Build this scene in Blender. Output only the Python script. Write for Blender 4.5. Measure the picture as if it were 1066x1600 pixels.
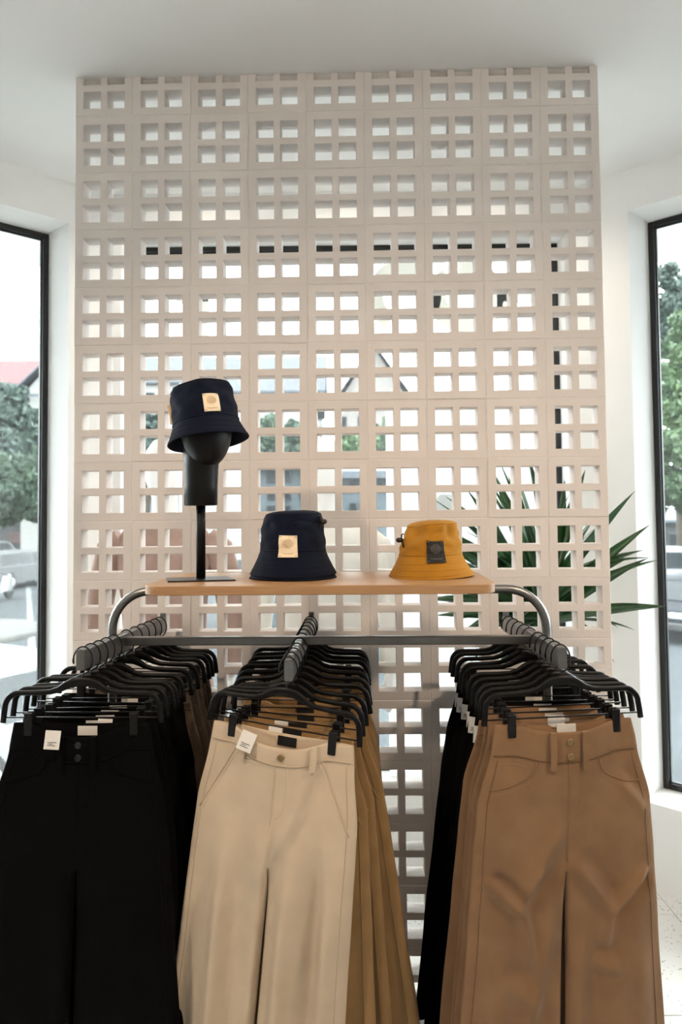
import bpy, math, random
from mathutils import Vector, Matrix, Euler
random.seed(11)
PI = math.pi
R = math.radians
S = bpy.context.scene
C = S.collection
for o in list(bpy.data.objects):
    bpy.data.objects.remove(o, do_unlink=True)

# ------------------------------------------------------------------ camera
CZ = 1.6345
FPX = 1181.0
PITCH, ROLL, PPY = 0.043408, -0.009662, 743.9
fw = Vector((0, math.cos(PITCH), math.sin(PITCH)))
up0 = Vector((0, -math.sin(PITCH), math.cos(PITCH)))
rt0 = Vector((1, 0, 0))
rt = math.cos(ROLL) * rt0 + math.sin(ROLL) * up0
up = -math.sin(ROLL) * rt0 + math.cos(ROLL) * up0
cd = bpy.data.cameras.new('camera')
cam = bpy.data.objects.new('camera', cd)
C.objects.link(cam)
cam.matrix_world = Matrix(((rt.x, up.x, -fw.x, 0), (rt.y, up.y, -fw.y, 0), (rt.z, up.z, -fw.z, CZ), (0, 0, 0, 1)))
cd.sensor_fit = 'AUTO'
cd.sensor_width = 36
cd.lens = FPX / 1600 * 36
cd.shift_y = -(800 - PPY) / 1600
cd.clip_start = 0.05
cd.clip_end = 500
cd.dof.use_dof = True
cd.dof.focus_distance = 1.95
cd.dof.aperture_fstop = 4.0
S.camera = cam


def at(x, y, Y):
    """photo pixel + true distance along +Y -> world point"""
    d = (x - 533) / FPX * rt - (y - PPY) / FPX * up + fw
    return d * (Y / d.y) + Vector((0, 0, CZ))


# ------------------------------------------------------------------ world + lamps
w = bpy.data.worlds.new('overcast')
S.world = w
w.use_nodes = True
bg = w.node_tree.nodes['Background']
bg.inputs[0].default_value = (0.93, 0.97, 1.0, 1)
bg.inputs[1].default_value = 12.5
S.view_settings.view_transform = 'Standard'
S.view_settings.look = 'None'
S.view_settings.gamma = 1
S.view_settings.use_curve_mapping = False
S.view_settings.exposure = 0.0


def lamp(name, loc, target, energy, col, kind='SPOT', size=0.1, spot=100, blend=0.9, sy=None):
    l = bpy.data.lights.new(name, kind)
    l.energy = energy
    l.color = col
    if kind == 'SPOT':
        l.shadow_soft_size = size
        l.spot_size = R(spot)
        l.spot_blend = blend
    elif kind == 'AREA':
        l.shape = 'RECTANGLE'
        l.size = size
        l.size_y = sy or size
    else:
        l.shadow_soft_size = size
    o = bpy.data.objects.new(name, l)
    C.objects.link(o)
    o.location = loc
    o.rotation_euler = (Vector(target) - Vector(loc)).to_track_quat('-Z', 'Y').to_euler()
    return o


WARM = (1.0, 0.77, 0.56)
# shop ceiling lamps behind the photographer
for lx, ly in ((-1.3, -1.0), (1.3, -1.0), (-1.3, -2.8), (1.3, -2.8)):
    lamp('ceiling_panel_lamp', (lx, ly, 3.11), (lx, ly, 0), 4, (1.0, 0.86, 0.72), 'AREA', 0.6)
lamp('track_spot_lamp', (1.65, 0.45, 3.05), (0.35, 1.9, 0.9), 120, WARM, 'SPOT', 0.07, 84, 1.0)
lamp('track_spot_lamp', (-1.45, 0.45, 3.05), (-0.05, 1.9, 0.9), 105, WARM, 'SPOT', 0.07, 84, 1.0)
lamp('track_spot_lamp', (0.1, -0.2, 3.05), (0.05, 2.5, 2.3), 38, WARM, 'SPOT', 0.07, 100, 1.0)


# small display lamps in the ceiling of the window bay
for lx in (-0.62, 0.05, 0.68):
    lamp('bay_display_lamp', (lx, 2.98, 3.10), (lx, 3.45, 2.35), 22, (1.0, 0.86, 0.70), 'SPOT', 0.05, 130, 1.0)


# ------------------------------------------------------------------ materials
def mat(name, col, rough=0.6, metal=0.0, var=0.0, vscale=8.0, bump=0.0, bscale=60.0, col2=None, spec=0.5, coat=0.0, sheen=0.0, stretch=None, detail=4, objvar=0.0):
    m = bpy.data.materials.new(name)
    m.use_nodes = True
    nt = m.node_tree
    b = nt.nodes['Principled BSDF']
    c = (*col, 1)
    b.inputs['Base Color'].default_value = c
    b.inputs['Roughness'].default_value = rough
    b.inputs['Metallic'].default_value = metal
    b.inputs['Specular IOR Level'].default_value = spec
    b.inputs['Coat Weight'].default_value = coat
    b.inputs['Sheen Weight'].default_value = sheen
    tc = nt.nodes.new('ShaderNodeTexCoord')
    src = tc.outputs['Object']
    if stretch:
        mp = nt.nodes.new('ShaderNodeMapping')
        mp.inputs['Scale'].default_value = stretch
        nt.links.new(src, mp.inputs[0])
        src = mp.outputs[0]
    last = None
    if var > 0 or col2:
        n = nt.nodes.new('ShaderNodeTexNoise')
        n.inputs['Scale'].default_value = vscale
        n.inputs['Detail'].default_value = detail
        nt.links.new(src, n.inputs['Vector'])
        r = nt.nodes.new('ShaderNodeValToRGB')
        r.color_ramp.elements[0].position = 0.32
        r.color_ramp.elements[1].position = 0.68
        if col2:
            r.color_ramp.elements[0].color = (*col2, 1)
        else:
            r.color_ramp.elements[0].color = (*[v * (1 - var) for v in col], 1)
        r.color_ramp.elements[1].color = (*[min(1, v * (1 + var * 0.5)) for v in col], 1)
        nt.links.new(n.outputs['Fac'], r.inputs['Fac'])
        last = r.outputs['Color']
    if objvar > 0:
        oi = nt.nodes.new('ShaderNodeObjectInfo')
        mr = nt.nodes.new('ShaderNodeMapRange')
        mr.inputs['To Min'].default_value = 1 - objvar
        mr.inputs['To Max'].default_value = 1.0
        nt.links.new(oi.outputs['Random'], mr.inputs['Value'])
        mx = nt.nodes.new('ShaderNodeMix')
        mx.data_type = 'RGBA'
        mx.blend_type = 'MULTIPLY'
        mx.inputs[0].default_value = 1
        if last:
            nt.links.new(last, mx.inputs[6])
        else:
            mx.inputs[6].default_value = c
        nt.links.new(mr.outputs[0], mx.inputs[7])
        last = mx.outputs[2]
    if last:
        nt.links.new(last, b.inputs['Base Color'])
    if bump > 0:
        n2 = nt.nodes.new('ShaderNodeTexNoise')
        n2.inputs['Scale'].default_value = bscale
        n2.inputs['Detail'].default_value = 3
        nt.links.new(src, n2.inputs['Vector'])
        bp = nt.nodes.new('ShaderNodeBump')
        bp.inputs['Strength'].default_value = bump
        bp.inputs['Distance'].default_value = 0.002
        nt.links.new(n2.outputs['Fac'], bp.inputs['Height'])
        nt.links.new(bp.outputs['Normal'], b.inputs['Normal'])
    return m


def cloth(name, col, var=0.12, bump=0.55, scale=900, sheen=0.15):
    """woven twill: fine diagonal relief + faint tone changes"""
    m = mat(name, col, 0.9, 0, var, 14, 0, spec=0.08, sheen=sheen)
    nt = m.node_tree
    b = nt.nodes['Principled BSDF']
    tc = nt.nodes.new('ShaderNodeTexCoord')
    wv = nt.nodes.new('ShaderNodeTexWave')
    wv.bands_direction = 'DIAGONAL'
    wv.inputs['Scale'].default_value = scale
    wv.inputs['Distortion'].default_value = 2
    nt.links.new(tc.outputs['Object'], wv.inputs['Vector'])
    ns = nt.nodes.new('ShaderNodeTexNoise')
    ns.inputs['Scale'].default_value = 45
    ns.inputs['Detail'].default_value = 5
    nt.links.new(tc.outputs['Object'], ns.inputs['Vector'])
    ad = nt.nodes.new('ShaderNodeMath')
    ad.operation = 'MULTIPLY_ADD'
    ad.inputs[1].default_value = 0.12
    nt.links.new(wv.outputs['Fac'], ad.inputs[0])
    nt.links.new(ns.outputs['Fac'], ad.inputs[2])
    bp = nt.nodes.new('ShaderNodeBump')
    bp.inputs['Strength'].default_value = bump
    bp.inputs['Distance'].default_value = 0.005
    nt.links.new(ad.outputs[0], bp.inputs['Height'])
    nt.links.new(bp.outputs['Normal'], b.inputs['Normal'])
    return m


def glass_mat(name, tint=(0.96, 0.99, 0.98), dust=0.010):
    """thin pane: see-through, fresnel reflection, a little dust"""
    m = bpy.data.materials.new(name)
    m.use_nodes = True
    nt = m.node_tree
    nt.nodes.remove(nt.nodes['Principled BSDF'])
    out = nt.nodes['Material Output']
    tr = nt.nodes.new('ShaderNodeBsdfTransparent')
    tr.inputs[0].default_value = (*tint, 1)
    gl = nt.nodes.new('ShaderNodeBsdfGlossy')
    gl.inputs['Roughness'].default_value = 0.01
    fr = nt.nodes.new('ShaderNodeFresnel')
    fr.inputs[0].default_value = 1.35
    df = nt.nodes.new('ShaderNodeBsdfTranslucent')
    df.inputs[0].default_value = (0.9, 0.95, 0.95, 1)
    m1 = nt.nodes.new('ShaderNodeMixShader')
    m2 = nt.nodes.new('ShaderNodeMixShader')
    tc = nt.nodes.new('ShaderNodeTexCoord')
    ns = nt.nodes.new('ShaderNodeTexNoise')
    ns.inputs['Scale'].default_value = 3.5
    ns.inputs['Detail'].default_value = 8
    nt.links.new(tc.outputs['Object'], ns.inputs['Vector'])
    mr = nt.nodes.new('ShaderNodeMapRange')
    mr.inputs['From Min'].default_value = 0.4
    mr.inputs['From Max'].default_value = 0.75
    mr.inputs['To Min'].default_value = dust * 0.5
    mr.inputs['To Max'].default_value = dust * 2
    nt.links.new(ns.outputs['Fac'], mr.inputs['Value'])
    nt.links.new(mr.outputs[0], m1.inputs[0])
    nt.links.new(tr.outputs[0], m1.inputs[1])
    nt.links.new(df.outputs[0], m1.inputs[2])
    nt.links.new(fr.outputs[0], m2.inputs[0])
    nt.links.new(m1.outputs[0], m2.inputs[1])
    nt.links.new(gl.outputs[0], m2.inputs[2])
    nt.links.new(m2.outputs[0], out.inputs['Surface'])
    return m


def terrazzo(name):
    m = mat(name, (0.78, 0.77, 0.75), 0.32, spec=0.5)
    nt = m.node_tree
    b = nt.nodes['Principled BSDF']
    tc = nt.nodes.new('ShaderNodeTexCoord')
    v = nt.nodes.new('ShaderNodeTexVoronoi')
    v.inputs['Scale'].default_value = 55
    nt.links.new(tc.outputs['Object'], v.inputs['Vector'])
    r = nt.nodes.new('ShaderNodeValToRGB')
    e = r.color_ramp.elements
    e[0].position, e[0].color = 0.0, (0.32, 0.29, 0.25, 1)
    e[1].position, e[1].color = 0.24, (0.80, 0.79, 0.77, 1)
    e.new(0.17).color = (0.52, 0.48, 0.42, 1)
    n = nt.nodes.new('ShaderNodeTexNoise')
    n.inputs['Scale'].default_value = 20
    nt.links.new(tc.outputs['Object'], n.inputs['Vector'])
    ma = nt.nodes.new('ShaderNodeMath')
    ma.operation = 'MULTIPLY_ADD'
    ma.inputs[1].default_value = 0.5
    nt.links.new(n.outputs['Fac'], ma.inputs[0])
    sb = nt.nodes.new('ShaderNodeMath')
    sb.operation = 'SUBTRACT'
    sb.inputs[1].default_value = 0.24
    nt.links.new(v.outputs['Distance'], sb.inputs[0])
    nt.links.new(sb.outputs[0], ma.inputs[2])
    nt.links.new(ma.outputs[0], r.inputs['Fac'])
    nt.links.new(r.outputs['Color'], b.inputs['Base Color'])
    return m


def rows_mat(name, c1, c2, scale, axis='Z', rough=0.8, distort=0.6):
    m = mat(name, c1, rough)
    nt = m.node_tree
    b = nt.nodes['Principled BSDF']
    tc = nt.nodes.new('ShaderNodeTexCoord')
    wv = nt.nodes.new('ShaderNodeTexWave')
    wv.bands_direction = axis
    wv.inputs['Scale'].default_value = scale
    wv.inputs['Distortion'].default_value = distort
    nt.links.new(tc.outputs['Object'], wv.inputs['Vector'])
    r = nt.nodes.new('ShaderNodeValToRGB')
    r.color_ramp.elements[0].color = (*c2, 1)
    r.color_ramp.elements[1].color = (*c1, 1)
    nt.links.new(wv.outputs['Fac'], r.inputs['Fac'])
    nt.links.new(r.outputs['Color'], b.inputs['Base Color'])
    return m


M = {
    'wall': mat('white wall paint', (0.90, 0.90, 0.895), 0.7, 0, 0.02, 3, 0.05, 120),
    'ceiling': mat('ceiling paint', (0.85, 0.845, 0.83), 0.75, 0, 0.02, 2),
    'block': mat('painted concrete block', (0.80, 0.745, 0.712), 0.75, 0, 0.045, 5, 0.35, 130, objvar=0.05),
    'mortar': mat('mortar', (0.82, 0.785, 0.75), 0.85, 0, 0.12, 30, 0.4, 200),
    'slab': mat('floor slab', (0.62, 0.61, 0.59), 0.5, 0, 0.1, 20),
    'tile': terrazzo('terrazzo'),
    'blackframe': mat('black painted frame', (0.012, 0.013, 0.015), 0.45, 0, 0.2, 20),
    'glass': glass_mat('window glass'),
    'steel': mat('brushed steel', (0.26, 0.25, 0.24), 0.32, 1.0, 0.12, 12, 0.08, 150, stretch=(1, 30, 30)),
    'armsteel': mat('grey arm steel', (0.22, 0.215, 0.21), 0.36, 0.9, 0.12, 12, 0.06, 150),
    'barsteel': mat('dark steel bar', (0.20, 0.185, 0.17), 0.35, 0.95, 0.12, 12, 0.06, 150),
    'wood': mat('oak veneer', (0.47, 0.265, 0.12), 0.42, 0, 0, 9, 0.08, 60, col2=(0.37, 0.20, 0.085), stretch=(0.6, 9, 9), spec=0.4),
    'woodedge': mat('oak edge', (0.42, 0.235, 0.11), 0.5, 0, 0, 10, 0.1, 60, col2=(0.33, 0.175, 0.08), stretch=(0.8, 8, 14)),
    'hanger': mat('black hanger plastic', (0.0025, 0.0025, 0.003), 0.42, 0, 0.2, 20, spec=0.22),
    'hook': mat('black hook wire', (0.012, 0.012, 0.013), 0.3, 0.6),
    'clip': mat('black clip plastic', (0.003, 0.003, 0.0035), 0.5, spec=0.3),
    'black': cloth('black denim', (0.0022, 0.0022, 0.0025), 0.15, 0.25, sheen=0.0),
    'tan': cloth('tan twill', (0.29, 0.165, 0.085)),
    'cream': cloth('cream twill', (0.74, 0.585, 0.42), 0.06),
    'khaki': cloth('golden khaki twill', (0.36, 0.21, 0.085)),
    'taupe': cloth('taupe twill', (0.165, 0.118, 0.082)),
    'tanseam': mat('tan seam', (0.17, 0.092, 0.045), 0.9),
    'blackseam': mat('black seam', (0.0035, 0.0035, 0.004), 0.9, spec=0.1),
    'creamseam': mat('cream seam', (0.56, 0.43, 0.29), 0.9),
    'khakiseam': mat('khaki seam', (0.24, 0.135, 0.052), 0.9),
    'taupeseam': mat('taupe seam', (0.10, 0.07, 0.048), 0.9),
    'tanstitch': mat('tan stitching', (0.33, 0.19, 0.10), 0.9),
    'creamstitch': mat('cream stitching', (0.80, 0.65, 0.48), 0.9),
    'khakistitch': mat('khaki stitching', (0.45, 0.275, 0.115), 0.9),
    'taupestitch': mat('taupe stitching', (0.18, 0.125, 0.085), 0.8),
    'blackstitch': mat('black stitching', (0.004, 0.004, 0.0045), 0.9, spec=0.1),
    'brass': mat('brass button', (0.36, 0.24, 0.11), 0.35, 1.0),
    'blackbutton': mat('black button', (0.02, 0.02, 0.022), 0.3, 0.4),
    'card': mat('white card', (0.80, 0.77, 0.72), 0.6, 0, 0.04, 30),
    'ink': mat('dark print', (0.04, 0.035, 0.03), 0.7),
    'navy': cloth('navy cotton', (0.006, 0.009, 0.021), 0.15, 0.4, 700, 0.05),
    'mustard': cloth('mustard cotton', (0.46, 0.21, 0.022), 0.12, 0.45, 700, 0.1),
    'patch': mat('cream leather patch', (0.86, 0.70, 0.49), 0.55, 0, 0.05, 60, 0.1, 200),
    'patchblack': mat('black patch', (0.004, 0.004, 0.004), 0.7, 0, 0.1, 60),
    'goldline': mat('brown embossing', (0.40, 0.24, 0.10), 0.6),
    'greyline': mat('grey print', (0.30, 0.29, 0.28), 0.6),
    'toggle': mat('dark toggle', (0.020, 0.017, 0.013), 0.4, 0.3),
    'cordbeige': mat('beige strap', (0.62, 0.42, 0.24), 0.7),
    'matteblack': mat('satin black lacquer', (0.003, 0.003, 0.0035), 0.45, 0, 0.05, 10, spec=0.2),
    'plate': mat('dark steel plate', (0.06, 0.06, 0.062), 0.33, 0.8),
    'mannequin': mat('white mannequin', (0.93, 0.93, 0.925), 0.35),
    'pink': cloth('dusty pink knit', (0.40, 0.27, 0.225), 0.1, 0.5, 300),
    'ivory': cloth('ivory shirt cotton', (0.84, 0.81, 0.75), 0.04, 0.3),
    'beige': cloth('beige trouser cotton', (0.55, 0.47, 0.38), 0.08, 0.3),
    'leaf': mat('dark green leaf', (0.035, 0.125, 0.030), 0.35, 0, 0, 10, 0.15, 40, col2=(0.015, 0.062, 0.018), stretch=(1, 12, 12), spec=0.5, objvar=0.35),
    'bark': mat('bark', (0.05, 0.04, 0.03), 0.9, 0, 0.3, 25, 0.5, 60),
    'pot': mat('white pot', (0.75, 0.74, 0.72), 0.4),
    'soil': mat('soil', (0.06, 0.04, 0.03), 0.95, 0, 0.3, 40),
    'poster': mat('white board', (0.90, 0.91, 0.91), 0.5),
    'posterblue': mat('pale blue print', (0.66, 0.74, 0.78), 0.6),
    'signcream': mat('cream sign metal', (0.80, 0.74, 0.66), 0.5, 0, 0.05, 6),
    'road': mat('wet asphalt', (0.031, 0.036, 0.039), 0.85, 0, 0.18, 0.6, 0.1, 30, spec=0.15),
    'kerb': mat('pale paving', (0.052, 0.051, 0.048), 0.85, 0, 0.12, 1.5),
    'pavement': mat('concrete pavement', (0.3192, 0.3116, 0.2964), 0.85, 0, 0.1, 1.5),
    'line': mat('road paint', (0.07, 0.073, 0.075), 0.8, 0, 0.15, 4),
    'redroof': rows_mat('red roof tiles', (0.095, 0.034, 0.036), (0.060, 0.018, 0.019), 0.9, 'Z', 0.9),
    'greyroof': rows_mat('grey roof tiles', (0.062, 0.067, 0.074), (0.030, 0.033, 0.038), 1.1, 'Z', 0.9),
    'eave': mat('grey eave', (0.0380, 0.0456, 0.0570), 0.6),
    'stucco': mat('white stucco', (0.2, 0.198, 0.19), 0.8, 0, 0.05, 1),
    'bluewall': mat('blue grey render', (0.0380, 0.0502, 0.0578), 0.8, 0, 0.08, 1),
    'brickwall': mat('buff wall', (0.15, 0.135, 0.125), 0.8, 0, 0.12, 3),
    'darkwall': mat('dark grey render', (0.020, 0.023, 0.024), 0.8, 0, 0.2, 1),
    'redboard': mat('dark red board', (0.030, 0.010, 0.010), 0.7),
    'winddark': mat('dark window', (0.006, 0.008, 0.009), 0.4, spec=0.15),
    'fol1': mat('foliage mid', (0.034, 0.062, 0.034), 0.6, 0, 0, 1.2, col2=(0.016, 0.036, 0.022)),
    'fol2': mat('foliage bright', (0.05, 0.09, 0.03), 0.6, 0, 0, 1.0, col2=(0.02, 0.046, 0.022)),
    'fol3': mat('foliage blue', (0.034, 0.056, 0.042), 0.6, 0, 0, 1.2, col2=(0.015, 0.032, 0.027)),
    'carsilver': mat('silver car paint', (0.055, 0.06, 0.062), 0.4, 0.2, coat=0.1),
    'carwhite': mat('white car paint', (0.15, 0.155, 0.158), 0.4, 0, coat=0.1),
    'cardark': mat('dark car paint', (0.012, 0.014, 0.018), 0.5, 0.0, spec=0.12),
    'carglass': mat('car glass', (0.01, 0.013, 0.015), 0.15, spec=0.3),
    'tyre': mat('tyre', (0.018, 0.018, 0.018), 0.8),
    'rim': mat('wheel rim', (0.45, 0.45, 0.46), 0.3, 0.8),
    'taillight': mat('tail light', (0.35, 0.02, 0.02), 0.25),
    'headlight': mat('head light', (0.7, 0.72, 0.74), 0.15),
    'carblack': mat('car trim', (0.02, 0.02, 0.02), 0.6),
    'blue': mat('blue cloth', (0.03, 0.11, 0.42), 0.7),
}


def paper(name, col, f):
    m = mat(name, col, 0.6)
    nt = m.node_tree
    b = nt.nodes['Principled BSDF']
    t = nt.nodes.new('ShaderNodeBsdfTranslucent')
    t.inputs[0].default_value = (*col, 1)
    x = nt.nodes.new('ShaderNodeMixShader')
    x.inputs[0].default_value = f
    nt.links.new(b.outputs[0], x.inputs[1])
    nt.links.new(t.outputs[0], x.inputs[2])
    nt.links.new(x.outputs[0], nt.nodes['Material Output'].inputs['Surface'])
    return m


M['poster'] = paper('translucent white board', (0.93, 0.94, 0.94), 0.55)


# ------------------------------------------------------------------ mesh helpers
class MB:
    def __init__(self):
        self.v = []
        self.f = []
        self.sm = []

    def add(self, v, f, smooth=False):
        n = len(self.v)
        self.v += [tuple(p) for p in v]
        self.f += [tuple(i + n for i in q) for q in f]
        self.sm += [smooth] * len(f)
        return self

    def box(self, c, s, rot=None, bev=0.0):
        x, y, z = s[0] / 2, s[1] / 2, s[2] / 2
        if bev <= 0:
            vs = [(-x, -y, -z), (x, -y, -z), (x, y, -z), (-x, y, -z), (-x, -y, z), (x, -y, z), (x, y, z), (-x, y, z)]
            fs = [(0, 3, 2, 1), (4, 5, 6, 7), (0, 1, 5, 4), (1, 2, 6, 5), (2, 3, 7, 6), (3, 0, 4, 7)]
        else:
            b = min(bev, x * .9, y * .9, z * .9)
            vs, idx = [], {}
            for sx in (-1, 1):
                for sy in (-1, 1):
                    for sz in (-1, 1):
                        for k in range(3):
                            p = [sx * (x - b), sy * (y - b), sz * (z - b)]
                            p[k] = (sx * x, sy * y, sz * z)[k]
                            idx[sx, sy, sz, k] = len(vs)
                            vs.append(tuple(p))
            fs = []
            for k in range(3):
                a, c2 = [(1, 2), (2, 0), (0, 1)][k]
                for s_ in (-1, 1):
                    q = []
                    for (p1, p2) in ((-1, -1), (1, -1), (1, 1), (-1, 1)):
                        sg = [0, 0, 0]
                        sg[k], sg[a], sg[c2] = s_, p1, p2
                        q.append(idx[(*sg, k)])
                    fs.append(tuple(q if s_ > 0 else q[::-1]))
            for k in range(3):
                a, c2 = [(1, 2), (2, 0), (0, 1)][k]
                for s1 in (-1, 1):
                    for s2 in (-1, 1):
                        def I(sk, kk):
                            sg = [0, 0, 0]
                            sg[k], sg[a], sg[c2] = sk, s1, s2
                            return idx[(*sg, kk)]
                        q = (I(-1, a), I(1, a), I(1, c2), I(-1, c2))
                        fs.append(q if s1 * s2 > 0 else q[::-1])
            for sx in (-1, 1):
                for sy in (-1, 1):
                    for sz in (-1, 1):
                        q = tuple(idx[sx, sy, sz, k] for k in range(3))
                        fs.append(q if sx * sy * sz > 0 else q[::-1])
        if rot is not None:
            vs = [rot @ Vector(p) for p in vs]
        vs = [(p[0] + c[0], p[1] + c[1], p[2] + c[2]) for p in vs]
        return self.add(vs, fs)

    def prism(self, poly, z0, z1):
        n = len(poly)
        vs = [(p[0], p[1], z0) for p in poly] + [(p[0], p[1], z1) for p in poly]
        fs = [tuple(range(n))[::-1], tuple(range(n, 2 * n))]
        fs += [(i, (i + 1) % n, n + (i + 1) % n, n + i) for i in range(n)]
        return self.add(vs, fs)

    def extr(self, poly, y0, y1):
        """polygon in x,z extruded along y"""
        n = len(poly)
        vs = [(p[0], y0, p[1]) for p in poly] + [(p[0], y1, p[1]) for p in poly]
        fs = [tuple(range(n)), tuple(range(n, 2 * n))[::-1]]
        fs += [(i, n + i, n + (i + 1) % n, (i + 1) % n) for i in range(n)]
        return self.add(vs, fs)

    def tube(self, pts, r, n=8, closed=False, upv=None, ry=None, cap=True):
        P = [Vector(p) for p in pts]
        m = len(P)
        rr = r if isinstance(r, (list, tuple)) else [r] * m
        ryy = (ry if isinstance(ry, (list, tuple)) else [ry] * m) if ry is not None else rr
        T = []
        for i in range(m):
            if closed:
                t = P[(i + 1) % m] - P[i - 1]
            else:
                t = P[min(i + 1, m - 1)] - P[max(i - 1, 0)]
            if t.length < 1e-9:
                t = Vector((0, 0, 1))
            T.append(t.normalized())
        if upv is None:
            a = Vector((0, 0, 1)) if abs(T[0].z) < 0.9 else Vector((1, 0, 0))
        else:
            a = Vector(upv)
        vs = []
        for i in range(m):
            if upv is not None:
                a = Vector(upv)
            u = (a - T[i] * a.dot(T[i]))
            if u.length < 1e-6:
                u = T[i].orthogonal()
            u.normalize()
            s = T[i].cross(u)
            a = u
            for k in range(n):
                th = 2 * PI * k / n
                vs.append(P[i] + s * (math.cos(th) * rr[i]) + u * (math.sin(th) * ryy[i]))
        fs = []
        for i in range(m if closed else m - 1):
            j = (i + 1) % m
            for k in range(n):
                l = (k + 1) % n
                fs.append((i * n + k, i * n + l, j * n + l, j * n + k))
        self.add(vs, fs, True)
        if cap and not closed:
            b = len(self.v) - m * n
            self.f += [tuple(b + k for k in range(n))[::-1], tuple(b + (m - 1) * n + k for k in range(n))]
            self.sm += [False, False]
        return self

    def loft(self, secs, n=24, cap=True, smooth=True, p=2.0):
        """secs: (cx, cy, z, rx, ry) ellipses stacked"""
        vs, fs = [], []
        for (cx, cy, z, rx, ry) in secs:
            for k in range(n):
                th = 2 * PI * k / n
                c, s = math.cos(th), math.sin(th)
                e = 2.0 / p
                vs.append((cx + rx * math.copysign(abs(c) ** e, c), cy + ry * math.copysign(abs(s) ** e, s), z))
        m = len(secs)
        for i in range(m - 1):
            for k in range(n):
                l = (k + 1) % n
                fs.append((i * n + k, i * n + l, (i + 1) * n + l, (i + 1) * n + k))
        self.add(vs, fs, smooth)
        if cap:
            b = len(self.v) - m * n
            self.f += [tuple(b + k for k in range(n))[::-1], tuple(b + (m - 1) * n + k for k in range(n))]
            self.sm += [False, False]
        return self

    def lathe(self, prof, n=40, c=(0, 0, 0), warp=None):
        vs, fs = [], []
        for (r, z) in prof:
            for k in range(n):
                th = 2 * PI * k / n
                p = (r * math.cos(th), r * math.sin(th), z)
                if warp:
                    p = warp(*p)
                vs.append((p[0] + c[0], p[1] + c[1], p[2] + c[2]))
        for i in range(len(prof) - 1):
            for k in range(n):
                l = (k + 1) % n
                fs.append((i * n + k, (i + 1) * n + k, (i + 1) * n + l, i * n + l))
        return self.add(vs, fs, True)

    def mesh(self, name):
        me = bpy.data.meshes.new(name)
        me.from_pydata(self.v, [], self.f)
        me.validate()
        if len(me.polygons) == len(self.sm):
            me.polygons.foreach_set('use_smooth', self.sm)
        me.update()
        return me

    def build(self, name, m, parent=None, loc=None, rot=None):
        me = self.mesh(name)
        me.materials.append(M[m] if isinstance(m, str) else m)
        o = bpy.data.objects.new(name, me)
        C.objects.link(o)
        if parent is not None:
            o.parent = parent
        if loc is not None:
            o.location = loc
        if rot is not None:
            o.rotation_euler = rot
        return o


def inst(name, me, parent=None, loc=(0, 0, 0), rot=(0, 0, 0), scale=None):
    o = bpy.data.objects.new(name, me)
    C.objects.link(o)
    o.parent = parent
    o.location = loc
    o.rotation_euler = rot
    if scale:
        o.scale = scale
    return o


def tag(o, label=None, cat=None, group=None, kind=None):
    if label:
        o['label'] = label
    if cat:
        o['category'] = cat
    if group:
        o['group'] = group
    if kind:
        o['kind'] = kind
    return o


def thing(name, label, cat, loc=(0, 0, 0), rot=(0, 0, 0), group=None):
    o = bpy.data.objects.new(name, None)
    o.empty_display_size = 0.05
    C.objects.link(o)
    o.location = loc
    o.rotation_euler = rot
    return tag(o, label, cat, group)


def sst(a, b, x):
    t = max(0.0, min(1.0, (x - a) / (b - a)))
    return t * t * (3 - 2 * t)


def lerp(a, b, t):
    return a + (b - a) * t


def interp(x, pts):
    if x <= pts[0][0]:
        return pts[0][1]
    for (a, va), (b, vb) in zip(pts, pts[1:]):
        if x <= b:
            t = (x - a) / (b - a)
            return va + (vb - va) * (t * t * (3 - 2 * t) * 0.5 + t * 0.5)
    return pts[-1][1]


# ------------------------------------------------------------------ the room
CEIL = CZ + 1.503          # 3.1375
HEAD, SILL = 2.955, 0.36
CR, CL = 4.62, 4.63        # right wall X+Y=CR, left wall -X+Y=CL
YM = 3.525                  # middle bay wall, inner face
XR, XL = CR - YM, -(CL - YM)
TH = 0.30
q = 2 ** -0.5
YB = -4.5
SX = 3.2

# floor: slab plus terrazzo tiles
fl = MB().box((0, -0.3, -0.115), (7.4, 9.4, 0.2)).build('floor', 'slab')
tag(fl, kind='structure')
TS = 0.6
tm = MB().box((0, 0, -0.0075), (TS - 0.003, TS - 0.003, 0.015), bev=0.0012).mesh('tile')
tm.materials.append(M['tile'])
nt_ = 0
for i in range(-5, 5):
    for j in range(-1, 6):
        cx, cy = (i + 0.5) * TS + 0.12, (j + 0.5) * TS + 0.1
        if abs(cx) + cy > 5.02 or cy > 3.7:
            continue
        inst('tile', tm, fl, (cx, cy, 0), (0, 0, random.choice((0, PI / 2, PI, -PI / 2))))

ce = MB().box((0, -0.2, CEIL + 0.1), (8.2, 9.6, 0.2)).build('ceiling', 'ceiling')
tag(ce, kind='structure')


def diag_poly(sgn, c, s0, s1, t0, t1):
    """plan polygon on a 45 degree wall: s = distance from the bay corner, t = thickness outwards"""
    x0, y0 = (XR, YM) if sgn > 0 else (XL, YM)
    def p(s, t):
        return (x0 + sgn * (s * q + t * q), y0 - s * q + t * q)
    return [p(s0, t0), p(s1, t0), p(s1, t1), p(s0, t1)], p


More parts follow.
